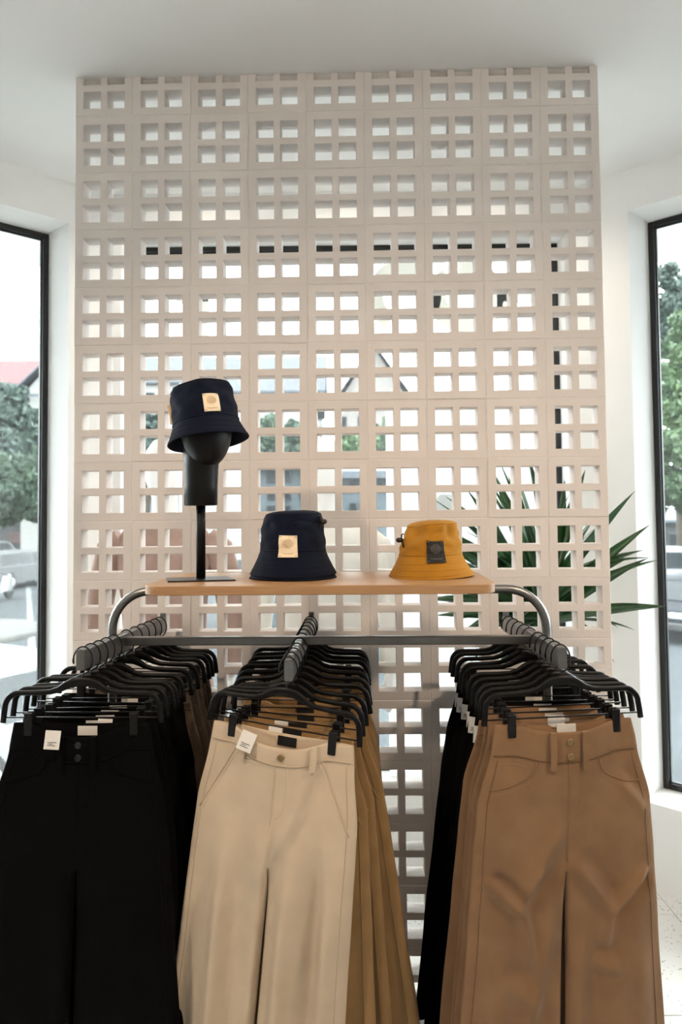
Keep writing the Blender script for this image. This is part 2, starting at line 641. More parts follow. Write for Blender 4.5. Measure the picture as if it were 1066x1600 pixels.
ends = {}
for sgn, c, nm in ((1, CR, 'wall_right'), (-1, CL, 'wall_left')):
    x0 = XR if sgn > 0 else XL
    if sgn > 0:
        s_open = (1.294 - XR) / q
    else:
        s_open = (XL + 1.231) / q
    s_end = (SX - abs(x0)) / q
    s_close = s_open + 1.95
    mb = MB()
    _, p = diag_poly(sgn, c, 0, 1, 0, TH)
    # bay corner pier, filled out to the middle window's jamb
    mb.prism([(x0, YM), p(s_open, 0), p(s_open, TH), p(0.0, TH), (x0, YM + TH)][::(1 if sgn > 0 else -1)], 0, CEIL)
    for s0, s1, z0, z1 in ((s_open, s_close, 0, SILL), (s_open, s_close, HEAD, CEIL), (s_close, s_end, 0, CEIL)):
        poly, _ = diag_poly(sgn, c, s0, s1, 0, TH)
        mb.prism(poly[::sgn], z0, z1)
    wo = mb.build(nm, 'wall')
    tag(wo, kind='structure')
    # straight side wall of the shop
    xe, ye = sgn * SX, YM - s_end * q
    sw = MB().prism([(xe, YB), (xe + sgn * TH, YB), (xe + sgn * TH, ye + 0.12), (xe, ye)][::sgn], 0, CEIL)
    sw.build('wall_side', 'wall', wo)
    ends[sgn] = (p, s_open, s_close)
mb = MB()
mb.box(((XR + XL) / 2, YM + TH / 2, SILL / 2), (XR - XL, TH, SILL))
mb.box(((XR + XL) / 2, YM + TH / 2, (HEAD + CEIL) / 2), (XR - XL, TH, CEIL - HEAD))
XJ = XL + 0.075     # small return beside the middle window
mb.box(((XL + XJ) / 2, YM + TH / 2, (HEAD + SILL) / 2), (XJ - XL, TH, HEAD - SILL))
tag(mb.build('wall_back', 'wall'), kind='structure')
tag(MB().box((0, YB - 0.1, CEIL / 2), (2 * SX + 0.6, 0.2, CEIL)).build('wall_front', 'wall'), kind='structure')

# windows: black frame bars and a glass pane
FW, FD = 0.027, 0.038


def window(name, a, b):
    """a, b: plan points of the frame's outer ends (frame front plane)"""
    a, b = Vector((*a, 0)), Vector((*b, 0))
    L = (b - a).length
    ang = math.atan2(b.y - a.y, b.x - a.x)
    root = thing(name, None, None, (a.x, a.y, SILL), (0, 0, ang))
    root['kind'] = 'structure'
    H = HEAD - SILL
    for (x, z, sx, sz) in ((FW / 2, H / 2, FW, H), (L - FW / 2, H / 2, FW, H), (L / 2, FW / 2, L - 2 * FW, FW), (L / 2, H - FW / 2, L - 2 * FW, FW)):
        MB().box((x, FD / 2, z), (sx, FD, sz), bev=0.003).build('frame_bar', 'blackframe', root)
    # thin inner glazing bead
    for (x, z, sx, sz) in ((FW + .0025, H / 2, .005, H - 2 * FW), (L - FW - .0025, H / 2, .005, H - 2 * FW), (L / 2, FW + .0025, L - 2 * FW - .01, .005), (L / 2, H - FW - .0025, L - 2 * FW - .01, .005)):
        MB().box((x, FD * 0.62, z), (sx, 0.014, sz)).build('glazing_bead', 'blackframe', root)
    MB().box((L / 2, FD * 0.62, H / 2), (L - 2 * FW, 0.006, H - 2 * FW)).build('pane', 'glass', root)
    return root


REC = 0.21
p, so, sc = ends[-1]
window('window_1', p(sc, REC), p(so, REC))
window('window_2', (XJ, YM + REC), (XR, YM + REC))
p, so, sc = ends[1]
window('window_3', p(so, REC), p(sc, REC))

# ------------------------------------------------------------------ breeze block screen
BW = 0.2
WYAW = -0.02582
NR = 8
broot = thing('wall_center', 'screen wall of pale painted concrete blocks with four square holes each', None, (-0.0093, 2.5401, 0), (0, 0, WYAW))
broot['kind'] = 'structure'
BD = 0.066


def block_mesh(zs, top_open=False):
    g = 0.0011
    xs = [g, 0.0285, 0.088, 0.112, 0.1715, BW - g]
    zs = [zs[0] + g] + zs[1:-1] + [zs[-1] - (0 if top_open else g)]
    nx, nz = len(xs), len(zs)
    vs, idx = [], {}
    for k, y in enumerate((0, BD)):
        for i, x in enumerate(xs):
            for j, z in enumerate(zs):
                idx[i, j, k] = len(vs)
                vs.append((x, y, z))
    hole = lambda i, j: i in (1, 3) and j in (1, 3)
    solid = lambda i, j: 0 <= i < nx - 1 and 0 <= j < nz - 1 and not hole(i, j)
    fs = []
    for i in range(nx - 1):
        for j in range(nz - 1):
            if not solid(i, j):
                continue
            fs.append((idx[i, j, 0], idx[i + 1, j, 0], idx[i + 1, j + 1, 0], idx[i, j + 1, 0]))
            fs.append((idx[i, j, 1], idx[i, j + 1, 1], idx[i + 1, j + 1, 1], idx[i + 1, j, 1]))
            for (di, dj, e) in ((-1, 0, ((i, j), (i, j + 1))), (1, 0, ((i + 1, j + 1), (i + 1, j))), (0, -1, ((i + 1, j), (i, j))), (0, 1, ((i, j + 1), (i + 1, j + 1)))):
                if not solid(i + di, j + dj):
                    (a, b), (c_, d) = e
                    fs.append((idx[a, b, 0], idx[c_, d, 0], idx[c_, d, 1], idx[a, b, 1]))
    import bmesh
    me = bpy.data.meshes.new('breeze_block')
    me.from_pydata(vs, [], fs)
    bm = bmesh.new()
    bm.from_mesh(me)
    bmesh.ops.recalc_face_normals(bm, faces=bm.faces)
    ed = [e for e in bm.edges if len(e.link_faces) == 2 and e.link_faces[0].normal.angle(e.link_faces[1].normal) > 0.5 and abs((e.verts[0].co - e.verts[1].co).y) < 1e-5 and e.verts[0].co.y < 0.001]
    bmesh.ops.bevel(bm, geom=ed, offset=0.0014, segments=1, affect='EDGES')
    bm.to_mesh(me)
    bm.free()
    me.materials.append(M['block'])
    return me


ZR = [0, 0.0285, 0.088, 0.112, 0.1715, 0.2]
bfull = block_mesh(ZR)
cutz = CEIL - (NR + 7) * BW
bcut = block_mesh([0, 0.0285, 0.088, 0.112, cutz], True)
for r_ in range(NR + 8):
    for c_ in range(9):
        inst('breeze_block', bcut if r_ == NR + 7 else bfull, broot,
             ((c_ - 4.5) * BW + random.uniform(-.0004, .0004), random.uniform(-.0018, .0018), r_ * BW),
             (0, 0, random.uniform(-.003, .003)))
mo = MB()
for c_ in range(1, 9):
    mo.box(((c_ - 4.5) * BW, BD / 2, CEIL / 2), (0.0024, BD - 0.0016, CEIL))
for r_ in range(1, NR + 8):
    mo.box((0, BD / 2, r_ * BW), (9 * BW, BD - 0.0018, 0.0024))
for c_ in range(9):
    for x0_ in (0.0285, 0.112):
        zz = (NR + 7) * BW + 0.112
        xa = (c_ - 4.5) * BW + x0_
        h_ = CEIL - zz
        y0_, y1_ = 0.010 + 0.008 * random.random(), 0.026 + 0.012 * random.random()
        vs = [(xa, y1_, zz), (xa + 0.0595, y1_, zz), (xa + 0.0595, y0_, CEIL), (xa, y0_, CEIL), (xa, BD, zz), (xa + 0.0595, BD, zz), (xa + 0.0595, BD, CEIL), (xa, BD, CEIL)]
        mo.add(vs, [(0, 1, 2, 3), (5, 4, 7, 6), (0, 4, 5, 1), (1, 5, 6, 2), (2, 6, 7, 3), (3, 7, 4, 0)])
mo.build('mortar', 'mortar', broot)

# ------------------------------------------------------------------ clothes rack
RX, RYC, RYAW = -0.041, 2.05, R(-2.0)
rack = thing('clothes_rack', 'steel three-arm clothes rack with an oak shelf on top', 'clothes rack', (RX, RYC, 0), (0, 0, RYAW))


def L2W(x, y, z):
    return Matrix.Rotation(RYAW, 4, 'Z') @ Vector((x, y, z)) + Vector((RX, RYC, 0))


HW = 0.585
pts = []
RT, rc = 1.4165, 0.105
pts += [(-HW, 0, 0.02), (-HW, 0, 0.6), (-HW, 0, 1.0)]
for k in range(0, 11):
    a = PI - k / 10 * PI / 2
    pts.append((-HW + rc + rc * math.cos(a), 0, RT - rc + rc * math.sin(a)))
pts += [(-0.2, 0, RT), (0.2, 0, RT)]
for k in range(0, 11):
    a = PI / 2 - k / 10 * PI / 2
    pts.append((HW - rc + rc * math.cos(a), 0, RT - rc + rc * math.sin(a)))
pts += [(HW, 0, 1.0), (HW, 0, 0.6), (HW, 0, 0.02)]
MB().tube(pts, 0.0118, 14).build('frame', 'steel', rack)
for s in (-1, 1):
    MB().box((s * HW, 0, 0.012), (0.05, 0.62, 0.022), bev=0.004).build('foot', 'steel', rack)
MB().box((0, 0, 1.282), (2 * HW - 0.02, 0.022, 0.0225), bev=0.002).build('crossbar', 'barsteel', rack)
MB().box((0, 0, 0.16), (2 * HW - 0.02, 0.022, 0.0225), bev=0.002).build('crossbar', 'barsteel', rack)
ARM = {'left': (-0.556, 1.3145, 1.2885), 'mid': (-0.073, 1.2880, 1.2905), 'right': (0.5495, 1.3155, 1.2870)}
AY0, AY1 = -0.305, 0.405
AH = 0.047


def arm_z(a, y):
    x, zf, zb = ARM[a]
    return zf + (zb - zf) * (y - AY0) / (AY1 - AY0)


for a, (x, zf, zb) in ARM.items():
    mb = MB()
    hw = 0.0098
    b = 0.002
    def ring(y, zt, k):
        return [(x - hw + k, y, zt - AH), (x + hw - k, y, zt - AH), (x + hw, y, zt - AH + b), (x + hw, y, zt - b), (x + hw - k, y, zt), (x - hw + k, y, zt), (x - hw, y, zt - b), (x - hw, y, zt - AH + b)]
    vs = ring(AY0, zf, b) + ring(AY1, zb, b)
    fs = [tuple(range(8)), tuple(range(15, 7, -1))] + [(i, 8 + i, 8 + (i + 1) % 8, (i + 1) % 8) for i in range(8)]
    mb.add(vs, fs)
    ao = mb.build('display_arm', 'armsteel', rack)
    MB().box((x, AY1 - 0.004, arm_z(a, AY1) + 0.006), (0.018, 0.008, 0.016), bev=0.002).build('end_stop', 'armsteel', ao)
# shelf
mb = MB()
SWD, SDP, SR = 0.437, 0.198, 0.05
poly = []
for cx, cy, a0 in ((SWD - SR, SDP - SR, 0), (-SWD + SR, SDP - SR, PI / 2), (-SWD + SR, -SDP + SR, PI), (SWD - SR, -SDP + SR, 1.5 * PI)):
    for k in range(9):
        a = a0 + k / 8 * PI / 2
        poly.append((cx - 0.012 + SR * math.cos(a), cy + SR * math.sin(a)))
SHZ = 1.4485
n = len(poly)


def inset(k, z):
    return [(-0.012 + (px + 0.012) * (1 - k / SWD), py * (1 - k / SDP), z) for px, py in poly]


rings = [inset(0.0015, SHZ - 0.0228), inset(0, SHZ - 0.0213), inset(0, SHZ - 0.0015)]
vs = sum(rings, [])
fs = [tuple(range(n))[::-1]]
for i in range(2):
    fs += [(i * n + k, i * n + (k + 1) % n, (i + 1) * n + (k + 1) % n, (i + 1) * n + k) for k in range(n)]
mb.add(vs, fs)
sh = mb.build('shelf', 'woodedge', rack)
mb = MB()
vs = inset(0, SHZ - 0.0015) + inset(0.0012, SHZ)
mb.add(vs, [tuple(range(n, 2 * n))] + [(k, (k + 1) % n, n + (k + 1) % n, n + k) for k in range(n)])
mb.build('shelf_top', 'wood', sh)

# ------------------------------------------------------------------ hangers
def hanger_parts():
    d = {}
    # body: profile swept in x,z
    path = []
    hw = 0.180
    for k in range(7):      # left drop end and bend
        a = PI - k / 6 * (PI / 2 - 0.05)
        path.append((-hw + 0.032 + 0.032 * math.cos(a), 0, -0.136 + 0.034 * math.sin(a)))
    path = [(-hw - 0.004, 0, -0.170), (-hw - 0.002, 0, -0.150)] + path
    path += [(-0.11, 0, -0.1015), (-0.075, 0, -0.0995), (-0.055, 0, -0.094), (-0.038, 0, -0.0845), (-0.022, 0, -0.0775), (0, 0, -0.0755)]
    full = path + [(-x, y, z) for x, y, z in path[-2::-1]]
    rz = []
    for (x, y, z) in full:
        rz.append(0.0062 + 0.0055 * max(0, 1 - (x / 0.06) ** 2) + (0.0008 if abs(x) > 0.15 else 0))
    d['hanger_body'] = (MB().tube(full, 0.0048, 10, upv=(0, 0, 1), ry=rz) if False else MB().tube([(x, y, z) for x, y, z in full], rz, 10, upv=(0, 1, 0), ry=0.0052), 'hanger')
    hk = [(0, 0, -0.074), (0, 0, -0.066)]
    for k in range(21):
        a = -PI / 2 + k / 20 * R(285)
        hk.append((0.0225 * math.cos(a), 0, -0.0265 + 0.0315 * math.sin(a)))
    d['hook'] = (MB().tube(hk, [0.0019] * (len(hk) - 2) + [0.0026, 0.0022], 7), 'hook')
    d['bar'] = (MB().tube([(-hw - 0.001, 0, -0.158), (0, 0, -0.1585), (hw + 0.001, 0, -0.158)], 0.0018, 7), 'hook')
    cl = MB()
    cl.box((0, -0.0075, -0.172), (0.019, 0.006, 0.052), Matrix.Rotation(R(2), 3, 'X'), bev=0.0015)
    cl.box((0, 0.0065, -0.172), (0.019, 0.005, 0.052), Matrix.Rotation(R(-2), 3, 'X'), bev=0.0015)
    cl.box((0, 0, -0.158), (0.015, 0.012, 0.013), bev=0.002)
    d['clip'] = (cl, 'clip')
    out = {}
    for k, (m_, mt) in d.items():
        me = m_.mesh(k)
        me.materials.append(M[mt])
        out[k] = me
    return out


HG = hanger_parts()
CLX = 0.122


def add_hanger(label, mw, clipdx=0.0):
    root = thing('clip_hanger', label, 'hanger', group='clip hangers on the rack')
    root.matrix_world = mw
    for k in ('hanger_body', 'hook', 'bar'):
        inst(k, HG[k], root)
    inst('clip', HG['clip'], root, (-CLX + clipdx, 0, 0))
    inst('clip', HG['clip'], root, (CLX + clipdx, 0, 0))
    return root


# ------------------------------------------------------------------ trousers
class Trouser:
    """flat-hung trousers; x across, y depth (front is -y), z down from the waist's clips"""

    def __init__(s, hw, crotch, length, band, sag, folds, ridges=(), seed=0, T=0.027, lean=0.0, gap=1.0):
        s.lean, s.gap = lean, gap
        s.hw, s.crotch, s.length, s.band, s.sag, s.folds, s.ridges, s.T = hw, crotch, length, band, sag, folds, ridges, T
        rnd = random.Random(seed)
        s.ph = [rnd.uniform(0, 6.28) for _ in range(8)]

    def W(s, d):
        return interp(d, s.hw)

    def g(s, d):
        return 0.0 if d <= s.crotch else 0.0008 + s.gap * (0.006 * sst(s.crotch, s.crotch + 0.25, d) + 0.004 * sst(s.crotch + .2, s.length, d))

    def dip(s, x, side):
        xc = CLX - 0.008
        k = max(0.0, 1 - (x / xc) ** 2)
        k2 = k * k * (3 - 2 * k) * 0.5 + k * 0.5
        return s.sag * k2 * (1.0 if side < 0 else 0.22)

    def thick(s, x, d, side):
        xc = CLX
        k = max(0.0, 1 - (x / xc) ** 2)
        tw = 0.0045 + (0.024 if side < 0 else 0.008) * k
        tb = s.T * (0.85 + 0.25 * sst(.1, .45, d) - 0.15 * sst(.6, 1.0, d))
        return lerp(tw, tb * (1.0 if side < 0 else 0.5), sst(0.01, 0.24, d))

    def y(s, x, d, side=-1, off=0.0):
        W, g = s.W(d), s.g(d)
        ax = abs(x)
        u = max(0.0, min(1.0, (ax - g) / max(1e-5, W - g)))
        tau = math.sqrt(max(0.0, 1 - u ** 3.2))
        b = sst(s.crotch - 0.06, s.crotch + 0.10, d)
        tin = math.sqrt(max(0.0, 1 - (1 - u) ** 7))
        t = tau * lerp(1.0, tin, b)
        # shallow valley along the centre seam above the crotch
        t *= 1 - 0.10 * math.exp(-(ax / 0.012) ** 2) * sst(0.1, 0.3, d) * (1 - b)
        f = 0.0
        for (lam, amp, ph, d0, drift, skew) in s.folds:
            f += amp * sst(d0, d0 + 0.30, d) * math.sin(2 * PI * (x + drift * d) / lam + ph + (1.0 if x > 0 else 0) * skew)
        if side < 0:
            for (x0, d0, x1, d1, wd, am) in s.ridges:
                vx, vd = x1 - x0, d1 - d0
                tt = ((x - x0) * vx + (d - d0) * vd) / (vx * vx + vd * vd)
                fade = sst(-0.15, 0.25, tt) * (1 - sst(0.75, 1.15, tt))
                dist = ((x - x0) * vd - (d - d0) * vx) / math.hypot(vx, vd)
                # sharp-ish crest with a softer trough beside it
                f += am * fade * (math.exp(-(dist / wd) ** 2) - 0.6 * math.exp(-((dist - 2.0 * wd) / (1.4 * wd)) ** 2))
        edge = min(1.0, tau * 1.6)
        if side > 0:
            f *= 0.35
        yy = s.thick(x, d, side) * t + f * edge * lerp(1.0, tin, b)
        return side * (max(yy, 0.0015 if u < 1 else 0) + (off if u < 0.985 else 0))

    def z(s, x, d, side=-1):
        return -(d + s.dip(x, side) * (1 - sst(0.05, 0.30, d)))

    def P(s, x, d, off=0.0, side=-1):
        return (x - s.lean * max(0.0, d - 0.06), s.y(x, d, side, off), s.z(x, d, side))

    def body(s, rows=74, m=30):
        mb = MB()
        ds = []
        d = s.band - 0.004
        top = d
        for i in range(rows + 1):
            t = i / rows
            ds.append(top + (s.length - top) * t)
        # make sure a row falls on the crotch
        k = min(range(len(ds)), key=lambda i: abs(ds[i] - s.crotch))
        ds[k] = s.crotch
        for sg in (-1, 1):
            vs, fs = [], []
            lp = 2 * m + 1
            for d in ds:
                g, W = s.g(d), s.W(d)
                us = [i / m for i in range(m + 1)]
                us = [1 - (1 - u) ** 1.35 for u in us]
                for u in us:
                    x = sg * (g + (W - g) * u)
                    vs.append(s.P(x, d, 0, -1))
                for u in us[-2::-1]:
                    x = sg * (g + (W - g) * u)
                    vs.append(s.P(x, d, 0, 1))
            for i in range(len(ds) - 1):
                for k in range(lp):
                    l = (k + 1) % lp
                    if k == lp - 1 and ds[i + 1] <= s.crotch:
                        continue
                    f = (i * lp + k, i * lp + l, (i + 1) * lp + l, (i + 1) * lp + k)
                    fs.append(f if sg < 0 else f[::-1])
            mb.add(vs, fs, True)
        import bmesh
        me = mb.mesh('trouser_legs')
        bm = bmesh.new()
        bm.from_mesh(me)
        bmesh.ops.remove_doubles(bm, verts=[v for v in bm.verts if abs(v.co.x + s.lean * max(0.0, -v.co.z - 0.06)) < 0.004 and v.co.z > -s.crotch - 1e-4], dist=0.0004)
        bm.to_mesh(me)
        bm.free()
        for p_ in me.polygons:
            p_.use_smooth = True
        return me

    def waistband(s, m=34):
        """double-walled ring following the dipped waist"""
        mb = MB()
        loop = []
        W0 = s.W(0)
        us = [-1 + 2 * i / m for i in range(m + 1)]
        us = [math.copysign(1 - (1 - abs(u)) ** 1.2, u) for u in us]
        for u in us:
            loop.append((u * W0, -1))
        for u in us[-2:0:-1]:
            loop.append((u * W0, 1))
        n = len(loop)
        levels = [(s.band, 0.0010), (s.band * 0.55, 0.0022), (0.004, 0.0022), (0.0, 0.0012), (0.001, -0.0008), (s.band * 0.5, -0.0012), (s.band, -0.0012)]
        vs = []
        for (d, off) in levels:
            for (x, side) in loop:
                xx = x * (s.W(d) / W0)
                y = s.y(xx, d, side, 0.0)
                k = 1.0 if abs(x) < W0 * 0.985 else 0.0
                yo = y + side * off * (0.4 + 0.6 * k)
                if off < 0 and abs(y) < 0.0016:
                    yo = y
                vs.append((xx * (1 + off * 2), yo, s.z(xx, d, side)))
        fs = []
        for i in range(len(levels) - 1):
            for k in range(n):
                l = (k + 1) % n
                fs.append((i * n + k, i * n + l, (i + 1) * n + l, (i + 1) * n + k)[::1])
        mb.add(vs, fs, True)
        return mb.mesh('waistband')

    def line(s, pts, r=0.0011, off=0.0006, n=5, sub=6):
        out = []
        for (a, b) in zip(pts, pts[1:]):
            for k in range(sub):
                t = k / sub
                out.append(s.P(lerp(a[0], b[0], t), lerp(a[1], b[1], t), off))
        out.append(s.P(*pts[-1], off))
        return MB().tube(out, r, n)

    def patch(s, x0, x1, d0, d1, off=0.002, thick=0.0016, nx=4, nd=6):
        vs, fs = [], []
        for layer in (off, off - thick):
            for j in range(nd + 1):
                for i in range(nx + 1):
                    vs.append(s.P(lerp(x0, x1, i / nx), lerp(d0, d1, j / nd), layer))
        w_, h_ = nx + 1, nd + 1
        for j in range(nd):
            for i in range(nx):
                a = j * w_ + i
                fs.append((a, a + w_, a + w_ + 1, a + 1))
        o = w_ * h_
        rim = [i for i in range(w_)] + [j * w_ + nx for j in range(1, h_)] + [nd * w_ + i for i in range(nx - 1, -1, -1)] + [j * w_ for j in range(nd - 1, 0, -1)]
        for a, b in zip(rim, rim[1:] + rim[:1]):
            fs.append((a, b, b + o, a + o))
        return MB().add(vs, fs)


def curve_pts(fn, a, b, n=8):
    return [fn(a + (b - a) * i / n) for i in range(n + 1)]


def trouser_kit(T, style, rows=74, m=30):
    """named meshes for one cut of trousers: list of (part name, mesh, material role)"""
    kit = [('trouser_legs', T.body(rows, m), 'cloth'), ('waistband', T.waistband(), 'cloth')]
    bd = T.band

    def add(nm, mb, role):
        kit.append((nm, mb.mesh(nm), role))
    W1 = T.W(0.12)
    for s in (-1, 1):
        bl = 0.037 if style == 'jean' else 0.086
        add('belt_loop', T.patch(s * bl - 0.0066, s * bl + 0.0066, 0.001, bd + 0.018, 0.0105, 0.0075), 'cloth')
        if style == 'jean':
            # curved front pocket mouth with double stitching
            x0, x1 = 0.072, T.W(0.14) * 0.90
            fn = lambda t: (s * (x0 + (x1 - x0) * t), bd + 0.003 + (0.085) * (1 - (1 - t) ** 0.42 if False else 1 - math.sqrt(max(0, 1 - (1 - t) ** 2)) if False else math.sqrt(max(0, 1 - (1 - t) ** 2))) * (0.82 + 0.0 * t))
            add('pocket_edge', T.line(curve_pts(fn, 0, 1, 12), 0.0019, 0.0008, sub=2), 'cloth')
            fn2 = lambda t: (s * (x0 - 0.006 + (x1 - x0 + 0.006) * t), bd + 0.006 + 0.0735 * math.sqrt(max(0, 1 - (1 - t) ** 2)) + 0.004)
            add('pocket_stitch', T.line(curve_pts(fn2, 0, 1, 12), 0.0007, 0.0006, sub=2), 'stitch')
        else:
            fn = lambda t: (s * (lerp(0.105, T.W(0.2) * 0.93, t)), bd + 0.003 + 0.155 * t)
            add('pocket_edge', T.line(curve_pts(fn, 0, 1, 8), 0.0021, 0.001, sub=2), 'cloth')
            fn2 = lambda t: (s * (lerp(0.097, T.W(0.2) * 0.93 - 0.008, t)), bd + 0.003 + 0.158 * t)
            add('pocket_stitch', T.line(curve_pts(fn2, 0, 1, 8), 0.0008, 0.0006, sub=2), 'stitch')
        # side seams
        fs_ = lambda t: (s * T.W(lerp(bd + .01, T.length - .01, t)) * 0.90, lerp(bd + .01, T.length - .01, t))
        add('side_seam', T.line(curve_pts(fs_, 0, 1, 30), 0.0012, 0.0003, sub=1), 'seam')
        # hem
        gl, Wl = T.g(T.length - 0.03) + 0.006, T.W(T.length - 0.03) * 0.97
        add('hem', T.line([(s * lerp(gl, Wl, k / 12), T.length - 0.03) for k in range(13)], 0.0009, 0.0004, sub=1), 'stitch')
    if style == 'jean':
        add('coin_pocket', T.line([(-0.150, bd + 0.030), (-0.150, bd + 0.018), (-0.094, bd + 0.020), (-0.090, bd + 0.066)], 0.0011, 0.0006, sub=5), 'stitch')
    # waistband seams: proud edges top and bottom
    for nm, d_, r_ in (('waistband_seam', bd, 0.0013), ('waistband_stitch', 0.006, 0.0007)):
        w_ = T.W(d_) * 0.96
        add(nm, T.line([(lerp(-w_, w_, k / 24), d_) for k in range(25)], r_, 0.0022, sub=1), 'stitch' if r_ < 0.001 else 'seam')
    # fly: centre placket and J stitch
    add('fly', T.line([(0.0005, bd + 0.004), (0.0005, T.crotch - 0.02)], 0.0017, 0.0004, sub=16), 'cloth')
    J = [(0.030, bd + 0.004), (0.030, bd + 0.09)] + [(0.030 * math.cos(a), bd + 0.09 + 0.045 * math.sin(a)) for a in [k / 6 * PI / 2 for k in range(1, 7)]]
    add('fly_stitch', T.line(J, 0.0008, 0.0006, sub=3), 'stitch')
    bt = [bd * 0.5] if style != 'jean' else [bd * 0.33, bd * 0.82]
    for d in bt:
        x, y, z = T.P(0.002 if style == 'jean' else 0.012, d, 0.003)
        m_ = MB()
        m_.tube([(x, y + 0.001, z), (x, y - 0.0025, z), (x, y - 0.0032, z)], [0.0082, 0.0082, 0.006], 14)
        add('button', m_, 'button')
    # label sewn inside the back of the waist
    x, y, z = T.P(0, 0.012, -0.003, 1)
    kit.append(('inner_label', MB().box((0.01, T.y(0.01, 0.01, 1) - 0.0035, T.z(0, 0.012, 1) - 0.004), (0.046, 0.0012, 0.022), bev=0.0004).mesh('inner_label'), 'label'))
    return kit


FD1 = [(0.135, 0.010, 0.4, 0.22, 0.02, 1.9), (0.075, 0.0035, 1.7, 0.35, -0.03, 0.7)]
FD2 = [(0.150, 0.009, 2.2, 0.20, -0.02, 2.3), (0.083, 0.004, 0.3, 0.30, 0.04, 1.1)]
FD3 = [(0.105, 0.019, 1.2, 0.16, 0.015, 2.6), (0.052, 0.006, 2.7, 0.22, -0.02, 0.5), (0.19, 0.008, 0.5, 0.1, 0.05, 0.0)]
RID = [(-0.055, 0.30, -0.115, 0.40, 0.010, 0.006), (-0.18, 0.335, -0.105, 0.405, 0.007, 0.008), (-0.105, 0.395, -0.075, 0.53, 0.008, 0.006),
       (0.02, 0.305, 0.10, 0.41, 0.009, 0.008), (0.185, 0.33, 0.095, 0.42, 0.008, 0.008), (0.098, 0.40, 0.085, 0.50, 0.008, 0.005),
       (-0.01, 0.22, -0.10, 0.36, 0.012, 0.0045), (-0.03, 0.42, -0.09, 0.66, 0.013, 0.006), (0.06, 0.52, 0.12, 0.54, 0.009, 0.005),
       (0.12, 0.13, 0.19, 0.21, 0.010, 0.004), (0.04, 0.45, 0.03, 0.68, 0.011, 0.005), (-0.16, 0.55, -0.06, 0.60, 0.012, 0.004)]
wide = [(0, 0.160), (0.06, 0.171), (0.18, 0.203), (0.30, 0.212), (0.45, 0.222), (0.72, 0.240), (1.02, 0.258)]
wide2 = [(0, 0.158), (0.06, 0.168), (0.18, 0.198), (0.30, 0.214), (0.45, 0.229), (0.72, 0.252), (1.02, 0.272)]
slim = [(0, 0.171), (0.06, 0.178), (0.18, 0.196), (0.30, 0.200), (0.45, 0.204), (0.72, 0.212), (1.03, 0.220)]
KIT = {
    'tan': (trouser_kit(Trouser(wide, 0.325, 1.02, 0.067, 0.015, [(0.17, 0.005, 0.4, 0.30, 0.02, 1.9)], (), 1, lean=0.05, gap=0.8), 'jean'), dict(cloth='tan', seam='tanseam', stitch='tanstitch', button='brass', label='card')),
    'tanfront': (trouser_kit(Trouser(wide, 0.325, 1.02, 0.067, 0.015, [(0.17, 0.007, 0.4, 0.30, 0.02, 1.9), (0.09, 0.003, 1.7, 0.35, -0.03, 0.7)], [(a, b, c, d, w * 1.5, m_ * 2.4) for a, b, c, d, w, m_ in RID], 1, lean=0.05, gap=0.8), 'jean', 220, 70), dict(cloth='tan', seam='tanseam', stitch='tanstitch', button='brass', label='card')),
    'black': (trouser_kit(Trouser(wide2, 0.325, 1.00, 0.058, 0.024, FD2, (), 2, lean=0.025, gap=0.6), 'jean'), dict(cloth='black', seam='blackseam', stitch='blackstitch', button='blackbutton', label='card')),
    'cream': (trouser_kit(Trouser(slim, 0.300, 1.03, 0.040, 0.026, FD3, [(0.03, 0.18, 0.0, 0.32, 0.016, 0.009), (0.08, 0.06, 0.03, 0.26, 0.014, 0.006), (-0.02, 0.25, -0.06, 0.42, 0.018, 0.008), (0.13, 0.2, 0.15, 0.5, 0.016, 0.008)], 3, T=0.031, gap=0.35), 'chino', 170, 60), dict(cloth='cream', seam='creamseam', stitch='creamstitch', button='brass', label='patchblack')),
    'khaki': (trouser_kit(Trouser(wide, 0.310, 1.02, 0.042, 0.024, FD1, [(0.06, 0.10, 0.17, 0.22, 0.012, 0.005), (0.10, 0.48, 0.22, 0.43, 0.012, 0.007)], 4, lean=-0.03), 'chino'), dict(cloth='khaki', seam='khakiseam', stitch='khakistitch', button='brass', label='patchblack')),
    'taupe': (trouser_kit(Trouser(wide2, 0.325, 0.99, 0.055, 0.022, FD1, RID[:6], 5), 'jean'), dict(cloth='taupe', seam='taupeseam', stitch='taupestitch', button='brass', label='card')),
}
_mc = {}


def kit_mesh(kind, i):
    nm, me, role = KIT[kind][0][i]
    key = (kind, i)
    if key not in _mc:
        me.materials.append(M[KIT[kind][1][role]])
        _mc[key] = me
    return nm, _mc[key]


tagm = MB().box((0, 0, -0.024), (0.040, 0.0009, 0.048), bev=0.0003).mesh('swing_tag')
tagm.materials.append(M['card'])
tagp = MB()
for i, (x0, x1, z0) in enumerate(((-0.012, 0.012, -0.030), (-0.010, 0.003, -0.034), (-0.012, 0.009, -0.038))):
    tagp.box(((x0 + x1) / 2, -0.0007, z0), (x1 - x0, 0.0004, 0.0016))
tagpm = tagp.mesh('tag_print')
tagpm.materials.append(M['ink'])


def add_trousers(kind, label, mw, tags=()):
    root = thing('trousers', label, 'trousers', group='trousers hanging on the rack')
    root.matrix_world = mw @ Matrix.Translation((0, 0, -0.170))
    for i in range(len(KIT[kind][0])):
        nm, me = kit_mesh(kind, i)
        inst(nm, me, root)
    for (loc, rot, sc_) in tags:
        t = inst('swing_tag', tagm, root, loc, rot, (sc_, 1, sc_))
        inst('tag_print', tagpm, t)
    return root


